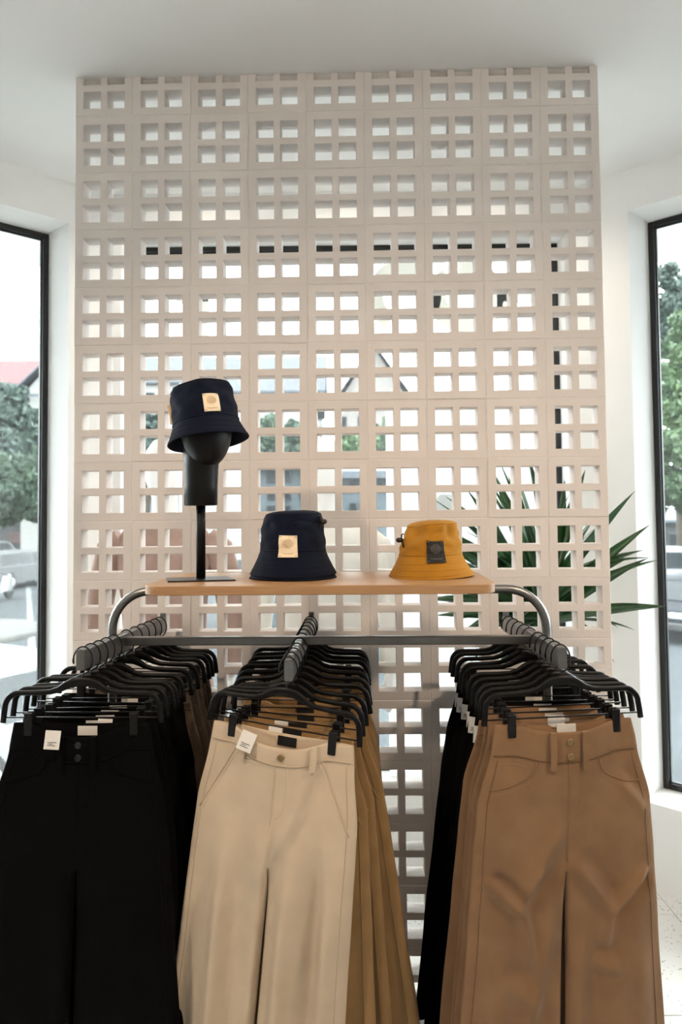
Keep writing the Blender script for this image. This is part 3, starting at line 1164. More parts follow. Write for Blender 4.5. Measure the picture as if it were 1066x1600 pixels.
ordw = ['frontmost', 'second from the front', 'third from the front', 'fourth from the front', 'fifth from the front', 'sixth from the front', 'seventh from the front', 'eighth from the front', 'ninth from the front', 'tenth from the front', 'eleventh from the front']
PLACE = {
    # (y local, kind, yaw deg, roll deg)
    'left': [(-0.288, 'black', 2, 0.5), (-0.236, 'black', 3, 0.5), (-0.184, 'black', 1.5, -1), (-0.130, 'black', 0, 1), (-0.076, 'black', 2, 0),
             (0.030, 'black', 0, 1), (0.105, 'taupe', -2, 0), (0.172, 'taupe', 0, -1), (0.240, 'taupe', 2, 0), (0.308, 'taupe', 0, 1), (0.362, 'taupe', -2, 0)],
    'mid': [(-0.285, 'cream', -13, 6.0), (-0.228, 'khaki', -12, 4.0), (-0.172, 'khaki', -11, 1.5), (-0.106, 'khaki', -15, -3), (-0.030, 'khaki', -6, -1),
            (0.045, 'khaki', -3, 0), (0.110, 'khaki', 0, 1.5), (0.175, 'khaki', 2, 0), (0.240, 'khaki', -1, 0), (0.305, 'khaki', 1, 0), (0.362, 'khaki', -1, 1)],
    'right': [(-0.283, 'tanfront', 7, -1.2), (-0.228, 'tan', 6, -1.0), (-0.172, 'tan', 6.5, -1), (-0.118, 'tan', 4, 0), (-0.058, 'black', 1, 0),
              (0.045, 'black', 2, 0), (0.120, 'black', 3, -1), (0.195, 'black', 1, 0), (0.275, 'black', 2, 1), (0.350, 'black', 0, 0)],
}
KN = {'black': 'black wide-leg jeans', 'taupe': 'taupe brown wide-leg jeans', 'cream': 'cream straight-leg trousers', 'khaki': 'golden khaki trousers', 'tan': 'tan wide-leg jeans', 'tanfront': 'tan wide-leg jeans'}
SIDE = {'left': 'left rack arm', 'mid': 'middle rack arm', 'right': 'right rack arm'}
for a, lst in PLACE.items():
    for i, (yl, kind, yaw, roll) in enumerate(lst):
        x = ARM[a][0]
        zt = arm_z(a, yl)
        pos = L2W(x, yl, zt + 0.0)
        mw = Matrix.Translation(pos) @ Matrix.Rotation(RYAW + R(yaw), 4, 'Z') @ Matrix.Rotation(R(roll), 4, 'Y')
        add_hanger('black clip hanger %s on the %s' % (ordw[i], SIDE[a]), mw)
        tags = []
        if a == 'left' and i == 0:
            tags = [((-0.050, -0.043, -0.006), (R(-8), R(4), R(3)), 0.86)]
        if a == 'left' and i == 1:
            tags = [((0.045, -0.030, 0.004), (R(-8), R(2), 0), 0.85)]
        if a == 'mid' and i == 0:
            tags = [((-0.068, -0.030, -0.002), (R(-18), R(14), R(4)), 0.9)]
        if a == 'mid' and i in (1, 2):
            tags = [((-0.02, -0.03, 0.004), (R(-12), R(-3), 0), 0.85)]
        if a == 'right' and i == 0:
            tags = [((-0.012, 0.010, 0.012), (R(4), R(1), 0), 1.0)]
        if a == 'right' and kind == 'black':
            tags = [((-0.155, -0.018, -0.06), (R(-4), R(3), R(-25)), 0.9)]
        add_trousers(kind, '%s %s on the %s' % (KN[kind], ordw[i], SIDE[a]), mw, tags)


# ------------------------------------------------------------------ hats and head stand
def hat_prof(rt_, rb, Rb, h, hb):
    pr = [(0.0005, h + 0.002), (rt_ * 0.45, h + 0.0015), (rt_ * 0.72, h - 0.0005), (rt_ * 0.86, h - 0.0035), (rt_ * 0.95, h - 0.0085), (rt_ * 0.99, h - 0.014), (rt_ * 1.005, h - 0.02)]
    for k in range(1, 19):
        t = k / 18
        pr.append((lerp(rt_ * 1.005, rb, t) + 0.0025 * math.sin(PI * t), lerp(h - 0.02, hb, t)))
    crown_end = len(pr)
    for k in range(1, 11):
        t = k / 10
        pr.append((lerp(rb + 0.0008, Rb, t ** 1.12), lerp(hb - 0.0005, 0, t ** 0.92) + 0.0006 * math.sin(t * 40)))
    inner = [(Rb - 0.0012, -0.0012), (Rb - 0.004, 0.0008)]
    for k in range(1, 6):
        t = k / 5
        inner.append((lerp(Rb - 0.004, rb - 0.003, t), lerp(0.001, hb, t ** 1.1)))
    inner += [(rt_ - 0.002, h - 0.02), (rt_ * 0.5, h - 0.006), (0.0005, h - 0.006)]
    return pr + inner


def make_hat(name, label, loc, rot, m_, dims, warp, patch, patch_m, line_m, az, ztop, strap=None, seed=0, group=None):
    rt_, rb, Rb, h, hb = dims
    root = thing(name, label, 'hat', loc, rot, group)
    MB().lathe(hat_prof(*dims), 64, warp=warp).build('hat_shell', m_, root)
    # brim seam welt and crown-top seam
    ring = [Vector(warp(rb * 1.012 * math.cos(2 * PI * k / 64), rb * 1.012 * math.sin(2 * PI * k / 64), hb)) for k in range(64)]
    MB().tube(ring, 0.0014, 5, closed=True).build('brim_seam', m_, root)
    ring = [Vector(warp(rt_ * 0.955 * math.cos(2 * PI * k / 64), rt_ * 0.955 * math.sin(2 * PI * k / 64), h - 0.0085)) for k in range(64)]
    MB().tube(ring, 0.0013, 5, closed=True).build('crown_seam', m_, root)
    for f_ in (0.35, 0.62, 0.86):
        r_ = lerp(rb, Rb, f_ ** 1.12)
        z_ = lerp(hb, 0, f_ ** 0.92)
        ring = [Vector(warp((r_ + .0004) * math.cos(2 * PI * k / 64), (r_ + .0004) * math.sin(2 * PI * k / 64), z_)) for k in range(64)]
        MB().tube(ring, 0.0007, 4, closed=True).build('brim_stitch', m_, root)
    if patch:
        pw, ph = patch
        # patch hugging the crown at azimuth az (0 = straight to camera, + to the right)
        def PP(u, v, off):
            # u across (m), v down (m) from ztop
            zz = ztop - v
            if zz >= hb:
                t = (h - 0.02 - zz) / (h - 0.02 - hb)
                rr = lerp(rt_ * 1.005, rb, t) + 0.0025 * math.sin(PI * max(0, min(1, t)))
            else:
                t = (hb - zz) / hb
                rr = lerp(rb, Rb, t)
            rr += off
            th = -PI / 2 + az + u / rb
            return Vector(warp(rr * math.cos(th), rr * math.sin(th), zz))
        vs, fs = [], []
        nx, nz = 5, 5
        for off in (0.0036, 0.0012):
            for j in range(nz + 1):
                for i in range(nx + 1):
                    vs.append(PP((i / nx - .5) * pw, j / nz * ph, off))
        w_ = nx + 1
        for j in range(nz):
            for i in range(nx):
                a = j * w_ + i
                fs.append((a, a + w_, a + w_ + 1, a + 1))
        o_ = w_ * (nz + 1)
        rim = list(range(w_)) + [j * w_ + nx for j in range(1, nz + 1)] + [nz * w_ + i for i in range(nx - 1, -1, -1)] + [j * w_ for j in range(nz - 1, 0, -1)]
        for a, b in zip(rim, rim[1:] + rim[:1]):
            fs.append((a, b, b + o_, a + o_))
        po = MB().add(vs, fs).build('label_patch', patch_m, root)
        lg = MB()
        # woven diamond emblem
        cu, cv, ew, eh = 0.0, ph * 0.38, pw * 0.29, ph * 0.22
        for k in range(-2, 3):
            o2 = k * 0.5
            for s in (-1, 1):
                seg = []
                for t in [q_ / 8 for q_ in range(-8, 9)]:
                    u, v = t, s * t + o2 * 1.0
                    if abs(v) <= 1.0 and abs(u) + abs(v) < 1.55:
                        seg.append(PP(cu + u * ew, cv + v * eh, 0.0040))
                if len(seg) > 1:
                    lg.tube(seg, 0.00032, 4)
        # script wordmark: a wavy stroke
        seg = [PP((t - .5) * pw * 0.62, ph * 0.84 - 0.0012 * math.sin(t * 40) - (0.0016 if t < 0.15 else 0), 0.0040) for t in [k / 28 for k in range(29)]]
        lg.tube(seg, 0.00045, 4)
        lg.build('emblem', line_m, po)
        cs = MB()
        for su in (-1, 1):
            for sv in (0, 1):
                c_ = [PP(su * pw * 0.42 + dd * 0.003, ph * (0.06 + 0.88 * sv), 0.0041) for dd in (-1, 1)]
                cs.tube(c_, 0.0005, 4)
        cs.build('corner_stitch', 'ink' if patch_m == 'patch' else 'greyline', po)
    if strap:
        kind_, th, zc = strap
        rr = interp(zc, [(0, Rb), (hb, rb), (h, rt_)]) + 0.004
        c_ = Vector(warp(rr * math.cos(th), rr * math.sin(th), zc))
        o_ = Vector((math.cos(th), math.sin(th), 0))
        if kind_ == 'toggle':
            sb = MB()
            sb.tube([c_ - o_ * 0.004 + Vector((0, 0, 0.016)), c_ + o_ * 0.002 + Vector((0, 0, 0.014)), c_ + o_ * 0.003, c_ - o_ * 0.003 + Vector((0, 0, -0.02))], 0.0024, 6)
            so_ = sb.build('cord', 'ink', root)
            tb = MB().tube([c_ - o_ * 0.002, c_ + o_ * 0.003, c_ + o_ * 0.014, c_ + o_ * 0.018], [0.004, 0.0068, 0.0068, 0.0036], 10)
            tb.build('cord_stopper', 'toggle', so_)
        else:
            sb = MB().box(c_ + o_ * 0.002 + Vector((0, 0, -0.008)), (0.010, 0.010, 0.050), bev=0.002)
            so_ = sb.build('strap', 'cordbeige', root)
            MB().tube([c_ + Vector((-0.008, 0, 0.018)), c_ + Vector((0.010, 0, 0.018))], 0.0045, 8).build('toggle', 'cordbeige', so_)
    return root


def warp_std(dx=0, sq=0.0, dents=(), wob=0.002, ph=0.0, wr=0.0013):
    def wf(x, y, z):
        th = math.atan2(y, x)
        r = math.hypot(x, y)
        k = 1 + wob / 0.1 * math.sin(3 * th + ph) * (0.4 + r / 0.2)
        x2, y2 = x * k, y * k
        z2 = z
        if r > 0.095:
            z2 += (r - 0.095) * 0.10 * math.sin(2 * th + ph)
        if z > 0.062 and r > 0.05:
            kk = sst(0.062, 0.085, z) * (1 - sst(0.145, 0.17, z))
            e = wr * kk * (math.sin(4 * th + z * 95 + ph) + 0.8 * math.sin(7 * th - z * 140 + 2 * ph) + 0.6 * math.sin(11 * th + z * 60 + 3 * ph))
            x2 += x / r * e
            y2 += y / r * e
        for (px, py, pz, rad, dep) in dents:
            d = Vector((x - px, y - py, z - pz)).length
            e = dep * math.exp(-(d / rad) ** 2)
            rr = max(r, 0.02)
            x2 -= x / rr * e
            y2 -= y / rr * e
            z2 -= e * 0.5
        return (x2, y2, z2)
    return wf


def shelf_pt(px, Y):
    p_ = at(px, 900, Y)
    return Vector((p_.x, Y, SHZ))


HD = (0.081, 0.0885, 0.1185, 0.172, 0.067)
c0 = shelf_pt(458.5, 2.075)
w1 = warp_std(dents=[(0.01, -0.08, 0.14, 0.03, 0.009), (-0.05, 0, 0.176, 0.05, 0.006), (0.05, -0.06, 0.12, 0.025, 0.006), (-0.05, -0.06, 0.13, 0.022, 0.005)], wob=0.0012, ph=1)
make_hat('bucket_hat', 'lower navy bucket hat, only its brim showing under the other on the shelf', (c0.x, c0.y, SHZ + 0.0015), (0, 0, 0.4), 'navy', (0.078, 0.0855, 0.1200, 0.164, 0.062), warp_std(wob=0.001), None, None, None, 0, 0)
make_hat('bucket_hat', 'upper navy bucket hat with cream patch, nested on another on the shelf', (c0.x - 0.001, c0.y - 0.001, SHZ + 0.0105), (0, 0, 0), 'navy', HD, w1, (0.0475, 0.057), 'patch', 'goldline', R(-4), 0.108, ('toggle', R(-25), 0.142))
c1 = shelf_pt(673, 2.08)
w2 = warp_std(dents=[(-0.045, -0.06, 0.128, 0.026, 0.017), (0.005, -0.085, 0.118, 0.017, 0.011), (0.05, -0.065, 0.112, 0.020, 0.011), (-0.06, 0.0, 0.14, 0.05, 0.014), (-0.02, -0.08, 0.098, 0.012, -0.005), (0.03, -0.075, 0.135, 0.015, -0.004)], wob=0.0015, ph=2, wr=0.0022)
make_hat('bucket_hat', 'mustard yellow bucket hat with black patch on the right of the shelf', (c1.x, c1.y, SHZ + 0.0015), (0, R(-1.0), 0), 'mustard', (0.074, 0.0855, 0.1165, 0.150, 0.060), w2, (0.047, 0.056), 'patchblack', 'greyline', R(4), 0.098, ('toggle', R(-157), 0.103))

# head form on a stand
hx = at(314, 900, 2.04).x
hs = thing('hat_stand', 'black head-shaped hat stand on a flat steel plate', 'hat stand', (hx, 2.04, SHZ))
pl = MB()
pw = [(-0.098, 0.020), (-0.072, -0.075), (0.100, -0.048), (0.060, 0.062)]
pl.prism(pw, 0.0, 0.004)
pl.build('base_plate', 'plate', hs)
MB().tube([(0, 0, 0.004), (0, 0, 0.12), (0, 0, 0.205)], 0.0125, 18).build('pole', 'matteblack', hs)
nk = MB()
nk.loft([(0.0, 0, 0.1985, 0.040, 0.040), (0.0, 0, 0.2005, 0.0445, 0.0445), (0.001, 0, 0.25, 0.0445, 0.045), (0.002, 0, 0.31, 0.0465, 0.048), (0.006, 0.0, 0.37, 0.052, 0.056)], 32)
nk.build('neck', 'matteblack', hs)
hd = MB()
secs = []
for k in range(0, 19):
    t = k / 18
    zz = 0.300 + 0.205 * t
    # egg: narrow jaw, widest high
    prof = math.sqrt(max(0.0, 1 - (2 * t - 1) ** 2))
    wq = prof ** 0.9 * (0.062 + 0.016 * t)
    secs.append((0.022 - 0.012 * t, -0.020 + 0.02 * t, zz, max(0.002, wq), max(0.002, wq * 1.12)))
hd.loft(secs, 36)
hd.build('head', 'matteblack', hs)
hc = at(325.5, 688, 2.035)
w3 = warp_std(dents=[(-0.03, -0.07, 0.13, 0.03, 0.008), (0.06, -0.06, 0.13, 0.022, 0.006), (-0.06, -0.05, 0.09, 0.02, 0.006)], wob=0.0015, ph=0.6)
make_hat('bucket_hat', 'navy bucket hat with cream patch worn by the black head stand', (hc.x, 2.035, hc.z - 0.004), (R(-7), R(-9), 0), 'navy', (0.083, 0.0885, 0.1105, 0.160, 0.052), w3, (0.0425, 0.049), 'patch', 'goldline', R(24), 0.108, ('strap', R(178), 0.098))


# ------------------------------------------------------------------ behind the screen: platform, mannequins, plant, board
plat = MB().box((-0.42, 3.06, 0.065), (1.12, 0.66, 0.13), bev=0.006).build('display_platform', 'pot')
tag(plat, 'low white display platform under the mannequins behind the block screen', 'platform')


def mannequin(label, X, Y, z0, H, top_m, bot_m, collar, yaw=0.0):
    k = H / 1.80
    root = thing('mannequin', label, 'mannequin', (X, Y, z0), (0, 0, yaw))
    b = MB()
    b.loft([(0, 0.0, 1.44 * k, 0.062 * k, 0.058 * k), (0, 0, 1.50 * k, 0.052 * k, 0.052 * k), (0, -0.004, 1.555 * k, 0.050 * k, 0.054 * k), (0, -0.012, 1.585 * k, 0.060 * k, 0.075 * k),
            (0, -0.014, 1.63 * k, 0.073 * k, 0.092 * k), (0, -0.012, 1.69 * k, 0.079 * k, 0.099 * k), (0, -0.010, 1.745 * k, 0.070 * k, 0.086 * k), (0, -0.008, 1.785 * k, 0.044 * k, 0.052 * k), (0, -0.008, 1.80 * k, 0.006, 0.006)], 28)
    b.build('head', 'mannequin', root)
    sw = MB()
    sw.loft([(0, 0, 0.80 * k, 0.195, 0.125), (0, 0, 0.90 * k, 0.185, 0.122), (0, 0, 1.02 * k, 0.165, 0.112), (0, -.005, 1.15 * k, 0.172, 0.118), (0, -.008, 1.28 * k, 0.190, 0.122), (0, 0, 1.37 * k, 0.200, 0.110), (0, 0, 1.425 * k, 0.168, 0.088),
             (0, 0, 1.455 * k, 0.112, 0.072), (0, 0, 1.475 * k, 0.076, 0.066)], 36)
    so_ = sw.build('top', top_m, root)
    MB().lathe([(0.070, 1.465 * k), (0.073, 1.472 * k), (0.069, 1.495 * k), (0.063, 1.497 * k), (0.062, 1.47 * k)], 30).build('collar', collar, so_)
    for s in (-1, 1):
        ar = MB()
        pts = [(s * 0.165, 0, 1.385 * k), (s * 0.215, 0.0, 1.345 * k), (s * 0.245, 0.005, 1.24 * k), (s * 0.262, 0.0, 1.12 * k), (s * 0.268, -0.02, 1.00 * k), (s * 0.262, -0.05, 0.86 * k)]
        ar.tube(pts, [0.056, 0.062, 0.056, 0.052, 0.048, 0.044], 18)
        ar.build('sleeve', top_m, root)
        hn = MB()
        hn.tube([(s * 0.262, -0.05, 0.865 * k), (s * 0.258, -0.058, 0.82 * k), (s * 0.252, -0.066, 0.77 * k), (s * 0.247, -0.072, 0.70 * k)], [0.024, 0.026, 0.034, 0.010], 12)
        hn.build('hand', 'mannequin', root)
        lg = MB()
        lg.loft([(s * 0.095, 0, 0.02 * k, 0.10, 0.085), (s * 0.095, 0, 0.35 * k, 0.098, 0.088), (s * 0.092, 0, 0.62 * k, 0.098, 0.098), (s * 0.085, 0, 0.82 * k, 0.102, 0.118), (s * 0.082, 0, 0.90 * k, 0.100, 0.115)], 24)
        lg.build('trouser_leg', bot_m, root)
        MB().box((s * 0.095, -0.04, 0.014), (0.09, 0.22, 0.028), bev=0.012).build('foot', 'mannequin', root)
    return root


m1 = at(258, 780, 3.05)
mannequin('white mannequin in a dusty pink knit top, behind the left of the block screen', m1.x, 3.05, 0.13, 1.80, 'pink', 'beige', 'ivory')
m2 = at(507, 780, 3.10)
mannequin('white mannequin in an ivory shirt, behind the middle of the block screen', m2.x, 3.10, 0.13, 1.80, 'ivory', 'beige', 'ivory')

# white board standing inside the middle window
bx0, bx1 = at(604, 800, 3.66).x, at(858, 800, 3.66).x
bt = at(700, 612, 3.66).z
bd_ = thing('display_board', 'tall white display board leaning in the middle window', 'board', ((bx0 + bx1) / 2, 3.655, SILL))
MB().box((0, 0, (bt - SILL) / 2), (bx1 - bx0, 0.006, bt - SILL), bev=0.001).build('panel', 'poster', bd_)
pr_ = MB()
cx_ = (bx0 + bx1) / 2
a_ = at(697, 800, 3.64)
pr_.extr([(a_.x - cx_ - 0.045 + 0.0, a_.z - SILL - 0.12), (a_.x - cx_ + 0.045, a_.z - SILL - 0.12), (a_.x - cx_ + 0.045, a_.z - SILL + 0.065), (a_.x - cx_ + 0.025, a_.z - SILL + 0.085), (a_.x - cx_ - 0.025, a_.z - SILL + 0.085), (a_.x - cx_ - 0.045, a_.z - SILL + 0.065)], -0.0048, -0.0032)
pr_.build('pale_print', 'posterblue', bd_)
pr_ = MB()
a_ = at(731, 660, 3.64)
for i in range(5):
    pr_.box((a_.x - cx_ - 0.022 + i * 0.011, -0.004, a_.z - SILL), (0.004, 0.0016, 0.03))
pr_.build('stripe_print', 'posterblue', bd_)

# spiky plant
PX, PY_ = 0.80, 3.02
plant = thing('spiky_plant', 'tall spiky green plant with sword-shaped leaves behind the right of the block screen', 'plant', (PX, PY_, 0))
MB().lathe([(0.001, 0.0), (0.105, 0.0), (0.115, 0.01), (0.148, 0.30), (0.152, 0.305), (0.142, 0.305), (0.136, 0.27), (0.001, 0.27)], 36).build('pot', 'pot', plant)
MB().lathe([(0.001, 0.285), (0.13, 0.275)], 24).build('soil', 'soil', plant)
MB().tube([(0, 0, 0.25), (0.012, 0.0, 0.6), (-0.008, 0.01, 0.95), (0.0, 0.0, 1.20)], [0.034, 0.03, 0.028, 0.026], 12).build('trunk', 'bark', plant)


def leaf_mesh(L, wd, bend, fold):
    n_ = 12
    vs, fs = [], []
    for i in range(n_ + 1):
        t = i / n_
        wv = wd * (0.45 + 0.55 * math.sin(PI * min(1, 0.12 + t * 0.62))) * (1 - t ** 3.0)
        ang = bend * t
        x = L * t * math.cos(ang * 0.5)
        z = -L * t * math.sin(ang * 0.5)
        vs += [(x, -wv, z + fold * wv), (x, 0, z), (x, wv, z + fold * wv), (x, 0, z - 0.0012)]
    for i in range(n_):
        a, b = i * 4, i * 4 + 4
        fs += [(a, b, b + 1, a + 1), (a + 1, b + 1, b + 2, a + 2), (a + 2, b + 2, b + 3, a + 3), (a + 3, b + 3, b, a)]
    return MB().add(vs, fs, True).mesh('leaf')


LM = []
for (L, wd, bend, fo) in ((0.52, 0.031, 0.25, 0.35), (0.46, 0.028, 0.45, 0.3), (0.58, 0.034, 0.15, 0.4), (0.40, 0.026, 0.6, 0.25), (0.62, 0.031, 0.35, 0.3)):
    me = leaf_mesh(L, wd, bend, fo)
    me.materials.append(M['leaf'])
    LM.append((me, L))
rl = random.Random(5)
cnt = 0
tries = 0
while cnt < 92 and tries < 2500:
    tries += 1
    az = rl.uniform(0, 2 * PI)
    el = R(rl.choice((rl.uniform(-28, 20), rl.uniform(10, 55), rl.uniform(35, 88))))
    zb = 1.16 + 0.16 * rl.random()
    me, L = rl.choice(LM)
    tip = Vector((math.cos(az) * math.cos(el), math.sin(az) * math.cos(el), math.sin(el))) * L
    if PY_ + tip.y < 2.74 or PY_ + tip.y > 3.5:
        continue
    if zb + tip.z > 1.90 or zb + tip.z < 0.88:
        continue
    if PX + tip.x + PY_ + tip.y > 4.36:
        continue
    if PX + tip.x > 1.215 or PX + tip.x < 0.36:
        continue
    inst('leaf', me, plant, (0.012 * math.cos(az), 0.012 * math.sin(az), zb), Euler((rl.uniform(-1.35, 1.35), -el, az), 'XYZ'))
    cnt += 1

# ------------------------------------------------------------------ outside: shop sign letters over the middle window
SGY = 4.25
sign = thing('shop_sign', 'cream shop sign letters on a rail outside above the middle window', 'sign', (0, SGY, 0))


def ring_letter(px, py, ro, ri, a0, a1, w_=0.05):
    c_ = at(px, py, SGY)
    mb = MB()
    n_ = 28
    out, inn = [], []
    for k in range(n_ + 1):
        a = lerp(a0, a1, k / n_)
        out.append((ro * math.cos(a), ro * math.sin(a)))
        inn.append((ri * math.cos(a), ri * math.sin(a)))
    for k in range(n_):
        mb.extr([out[k], out[k + 1], inn[k + 1], inn[k]], 0, w_)
    mb.build('letter', 'signcream', sign, (c_.x, 0, c_.z))


ring_letter(632, 462, 0.21, 0.12, R(-60), R(240))
ring_letter(730, 462, 0.21, 0.12, R(-40), R(300))
lp = at(786, 520, SGY)
MB().box((0, 0.025, 0.10), (0.06, 0.05, 0.28)).box((0.075, 0.025, 0.21), (0.21, 0.05, 0.06)).build('letter', 'signcream', sign, (lp.x, 0, lp.z))
lp = at(316, 520, SGY)
MB().box((0, 0.025, 0.10), (0.06, 0.05, 0.28)).box((-0.06, 0.025, 0.21), (0.18, 0.05, 0.06)).build('letter', 'signcream', sign, (lp.x, 0, lp.z))
zr_ = lp.z - 0.05
MB().box((0, 0.025, zr_), (2.3, 0.03, 0.03)).build('rail', 'blackframe', sign)
for sx in (-1.14, 1.14):
    MB().box((sx, 0.0, (zr_ + 3.02) / 2), (0.03, 0.03, 3.02 - zr_ + 0.03)).build('upright', 'blackframe', sign)
    MB().box((sx, -0.2, 3.02), (0.03, 0.43, 0.03)).build('bracket', 'blackframe', sign)


# ------------------------------------------------------------------ outside: street
GZ = CZ - 3.3
st = MB().box((0, 60, GZ - 0.1), (260, 220, 0.2)).build('street', 'road')
tag(st, kind='structure')
isl = MB()
c_ = at(-70, 985, 20.5)
isl.lathe([(0.001, 0.14), (2.15, 0.14), (2.25, 0.10), (2.27, 0.0)], 40, (0, 0, 0))
io = isl.build('traffic_island', 'kerb', None, (c_.x, 20.5, GZ))
tag(io, 'round pale paved traffic island in the street by the scooter', 'traffic island')
ln = MB()
p0, p1 = at(44, 905, 34), at(50, 1000, 18.5)
d_ = Vector((p1.x - p0.x, p1.y - p0.y, 0))
n_ = Vector((-d_.y, d_.x, 0)).normalized() * 0.09
ln.prism([(p0.x - n_.x, p0.y - n_.y), (p0.x + n_.x, p0.y + n_.y), (p1.x + n_.x, p1.y + n_.y), (p1.x - n_.x, p1.y - n_.y)], GZ + 0.002, GZ + 0.008)
lo = ln.build('road_line', 'line')
tag(lo, 'white painted line on the street seen through the left window', 'road marking')
pv = MB().box((0, 5.9, GZ + 0.06), (40, 3.0, 0.12), bev=0.02).build('pavement', 'pavement')
tag(pv, kind='structure')


def car(name, label, loc, yaw, paint, L=4.3, Wd=1.76, H=1.5, suv=False):
    root = thing(name, label, 'car', loc, (0, 0, yaw))
    hl = L / 2
    zb, zh = 0.28, 0.60 * H
    prof = [(-hl, 0.42), (-hl + 0.05, zb), (hl - 0.05, zb), (hl, 0.42), (hl - 0.02, zh - 0.12), (hl - 0.25, zh), (-hl + 1.0, zh + 0.02), (-hl + 0.15, zh - 0.08), (-hl, zh - 0.28)]
    # lower body: x = length, section narrowed at top
    def body(prof, w0, w1, zlo, zhi, mm, nm, par):
        vs = []
        n = len(prof)
        for s in (-1, 1):
            for (x, z) in prof:
                t = (z - zlo) / (zhi - zlo)
                vs.append((x, s * lerp(w0, w1, max(0, min(1, t))), z))
        fs = [tuple(range(n)), tuple(range(n, 2 * n))[::-1]] + [(i, n + i, n + (i + 1) % n, (i + 1) % n) for i in range(n)]
        return MB().add(vs, [f[::-1] for f in fs]).build(nm, mm, par)
    bo = body(prof, Wd / 2, Wd / 2 - 0.04, zb, zh, paint, 'body', root)
    rear = hl - (0.12 if suv else 0.55)
    cab = [(rear, zh - 0.01), (rear - (0.18 if suv else 0.5), H - 0.05), (rear - 0.6, H), (-0.35, H), (-0.75, H - 0.06), (-1.25, zh - 0.01)]
    co = body(cab, Wd / 2 - 0.05, Wd / 2 - 0.22, zh, H, paint, 'cabin', root)
    # window glass slightly proud of the cabin
    gz0, gz1 = zh + 0.06, H - 0.10
    for s in (-1, 1):
        def yv(z):
            t = (z - zh) / (H - zh)
            return s * (lerp(Wd / 2 - 0.05, Wd / 2 - 0.22, t) + 0.006)
        for (xa, xb, xc_, xd) in ((-1.02, 0.05, 0.05, -0.62), (0.14, rear - 0.18, rear - (0.3 if suv else 0.55), 0.14)):
            vs = [(xa, yv(gz0), gz0), (xb, yv(gz0), gz0), (xc_, yv(gz1), gz1), (xd, yv(gz1), gz1)]
            vs += [(x, y - s * 0.02, z) for x, y, z in vs]
            MB().add(vs, [(0, 1, 2, 3), (7, 6, 5, 4), (0, 4, 5, 1), (1, 5, 6, 2), (2, 6, 7, 3), (3, 7, 4, 0)]).build('side_window', 'carglass', co)
    for nm, xa, xb, e in (('windscreen', -1.20, -0.79, -0.012), ('rear_window', rear - (0.02 if suv else 0.06), rear - (0.16 if suv else 0.44), 0.012)):
        w0, w1 = Wd / 2 - 0.14, Wd / 2 - 0.28
        vs = [(xa + e, -w0, gz0), (xa + e, w0, gz0), (xb + e, w1, gz1), (xb + e, -w1, gz1)]
        vs += [(x - e * 2, y, z) for x, y, z in vs]
        MB().add(vs, [(0, 1, 2, 3), (7, 6, 5, 4), (0, 4, 5, 1), (1, 5, 6, 2), (2, 6, 7, 3), (3, 7, 4, 0)]).build(nm, 'carglass', co)
    for sx in (-hl + 0.82, hl - 0.82):
        for s in (-1, 1):
            wh = MB().tube([(sx, s * (Wd / 2 - 0.2), 0.32), (sx, s * (Wd / 2 - 0.01), 0.32)], 0.32, 24)
            wo_ = wh.build('wheel', 'tyre', root)
            MB().tube([(sx, s * (Wd / 2 - 0.02), 0.32), (sx, s * (Wd / 2 + 0.004), 0.32)], 0.20, 18).build('rim', 'rim', wo_)
    for s in (-1, 1):
        MB().box((hl - 0.03, s * (Wd / 2 - 0.24), zh - 0.16), (0.10, 0.34, 0.15), bev=0.03).build('tail_light', 'taillight', root)
        MB().box((-hl + 0.08, s * (Wd / 2 - 0.26), zh - 0.20), (0.16, 0.36, 0.13), bev=0.03).build('head_light', 'headlight', root)
        MB().box((-0.85, s * (Wd / 2 + 0.04), zh + 0.08), (0.12, 0.16, 0.11), bev=0.03).build('mirror', paint, root)
    MB().box((hl - 0.0, 0, 0.42), (0.10, Wd - 0.1, 0.2), bev=0.04).build('rear_bumper', paint, root)
    MB().box((-hl + 0.0, 0, 0.42), (0.10, Wd - 0.1, 0.2), bev=0.04).build('front_bumper', 'carblack', root)
    MB().box((hl + 0.02, 0, zh - 0.17), (0.03, 0.46, 0.12), bev=0.01).build('number_plate', 'card', root)
    return root


def ground(px, py):
    """street point seen at a pixel"""
    d = (px - 533) / FPX * rt - (py - PPY) / FPX * up + fw
    k = (GZ - CZ) / d.z
    return d * k + Vector((0, 0, CZ))


c_ = at(32, 900, 34)
car('estate_car', 'silver estate car seen from behind in the street, left window', (c_.x, 34, GZ), R(-112), 'carsilver', 4.4, 1.76, 1.6, True)
c_ = at(4, 895, 37)
car('van', 'pale silver van beyond the estate car, far left', (c_.x - 1.2, 38, GZ), R(-112), 'carsilver', 4.6, 1.8, 1.85, True)
c_ = at(28, 1150, 9.6)
car('hatchback', 'white car parked close below the left window', (c_.x - 0.4, 9.8, GZ), R(150), 'carwhite', 4.0, 1.7, 1.45, True)
c_ = at(1075, 960, 19.5)
car('sedan', 'dark sedan parked outside the right window', (c_.x + 0.35, 20.0, GZ), R(40), 'cardark', 4.5, 1.8, 1.46)
c_ = at(1046, 880, 27)
car('pickup', 'white car behind the dark sedan outside the right window', (c_.x + 0.6, 27.5, GZ), R(70), 'carwhite', 4.6, 1.8, 1.75, True)

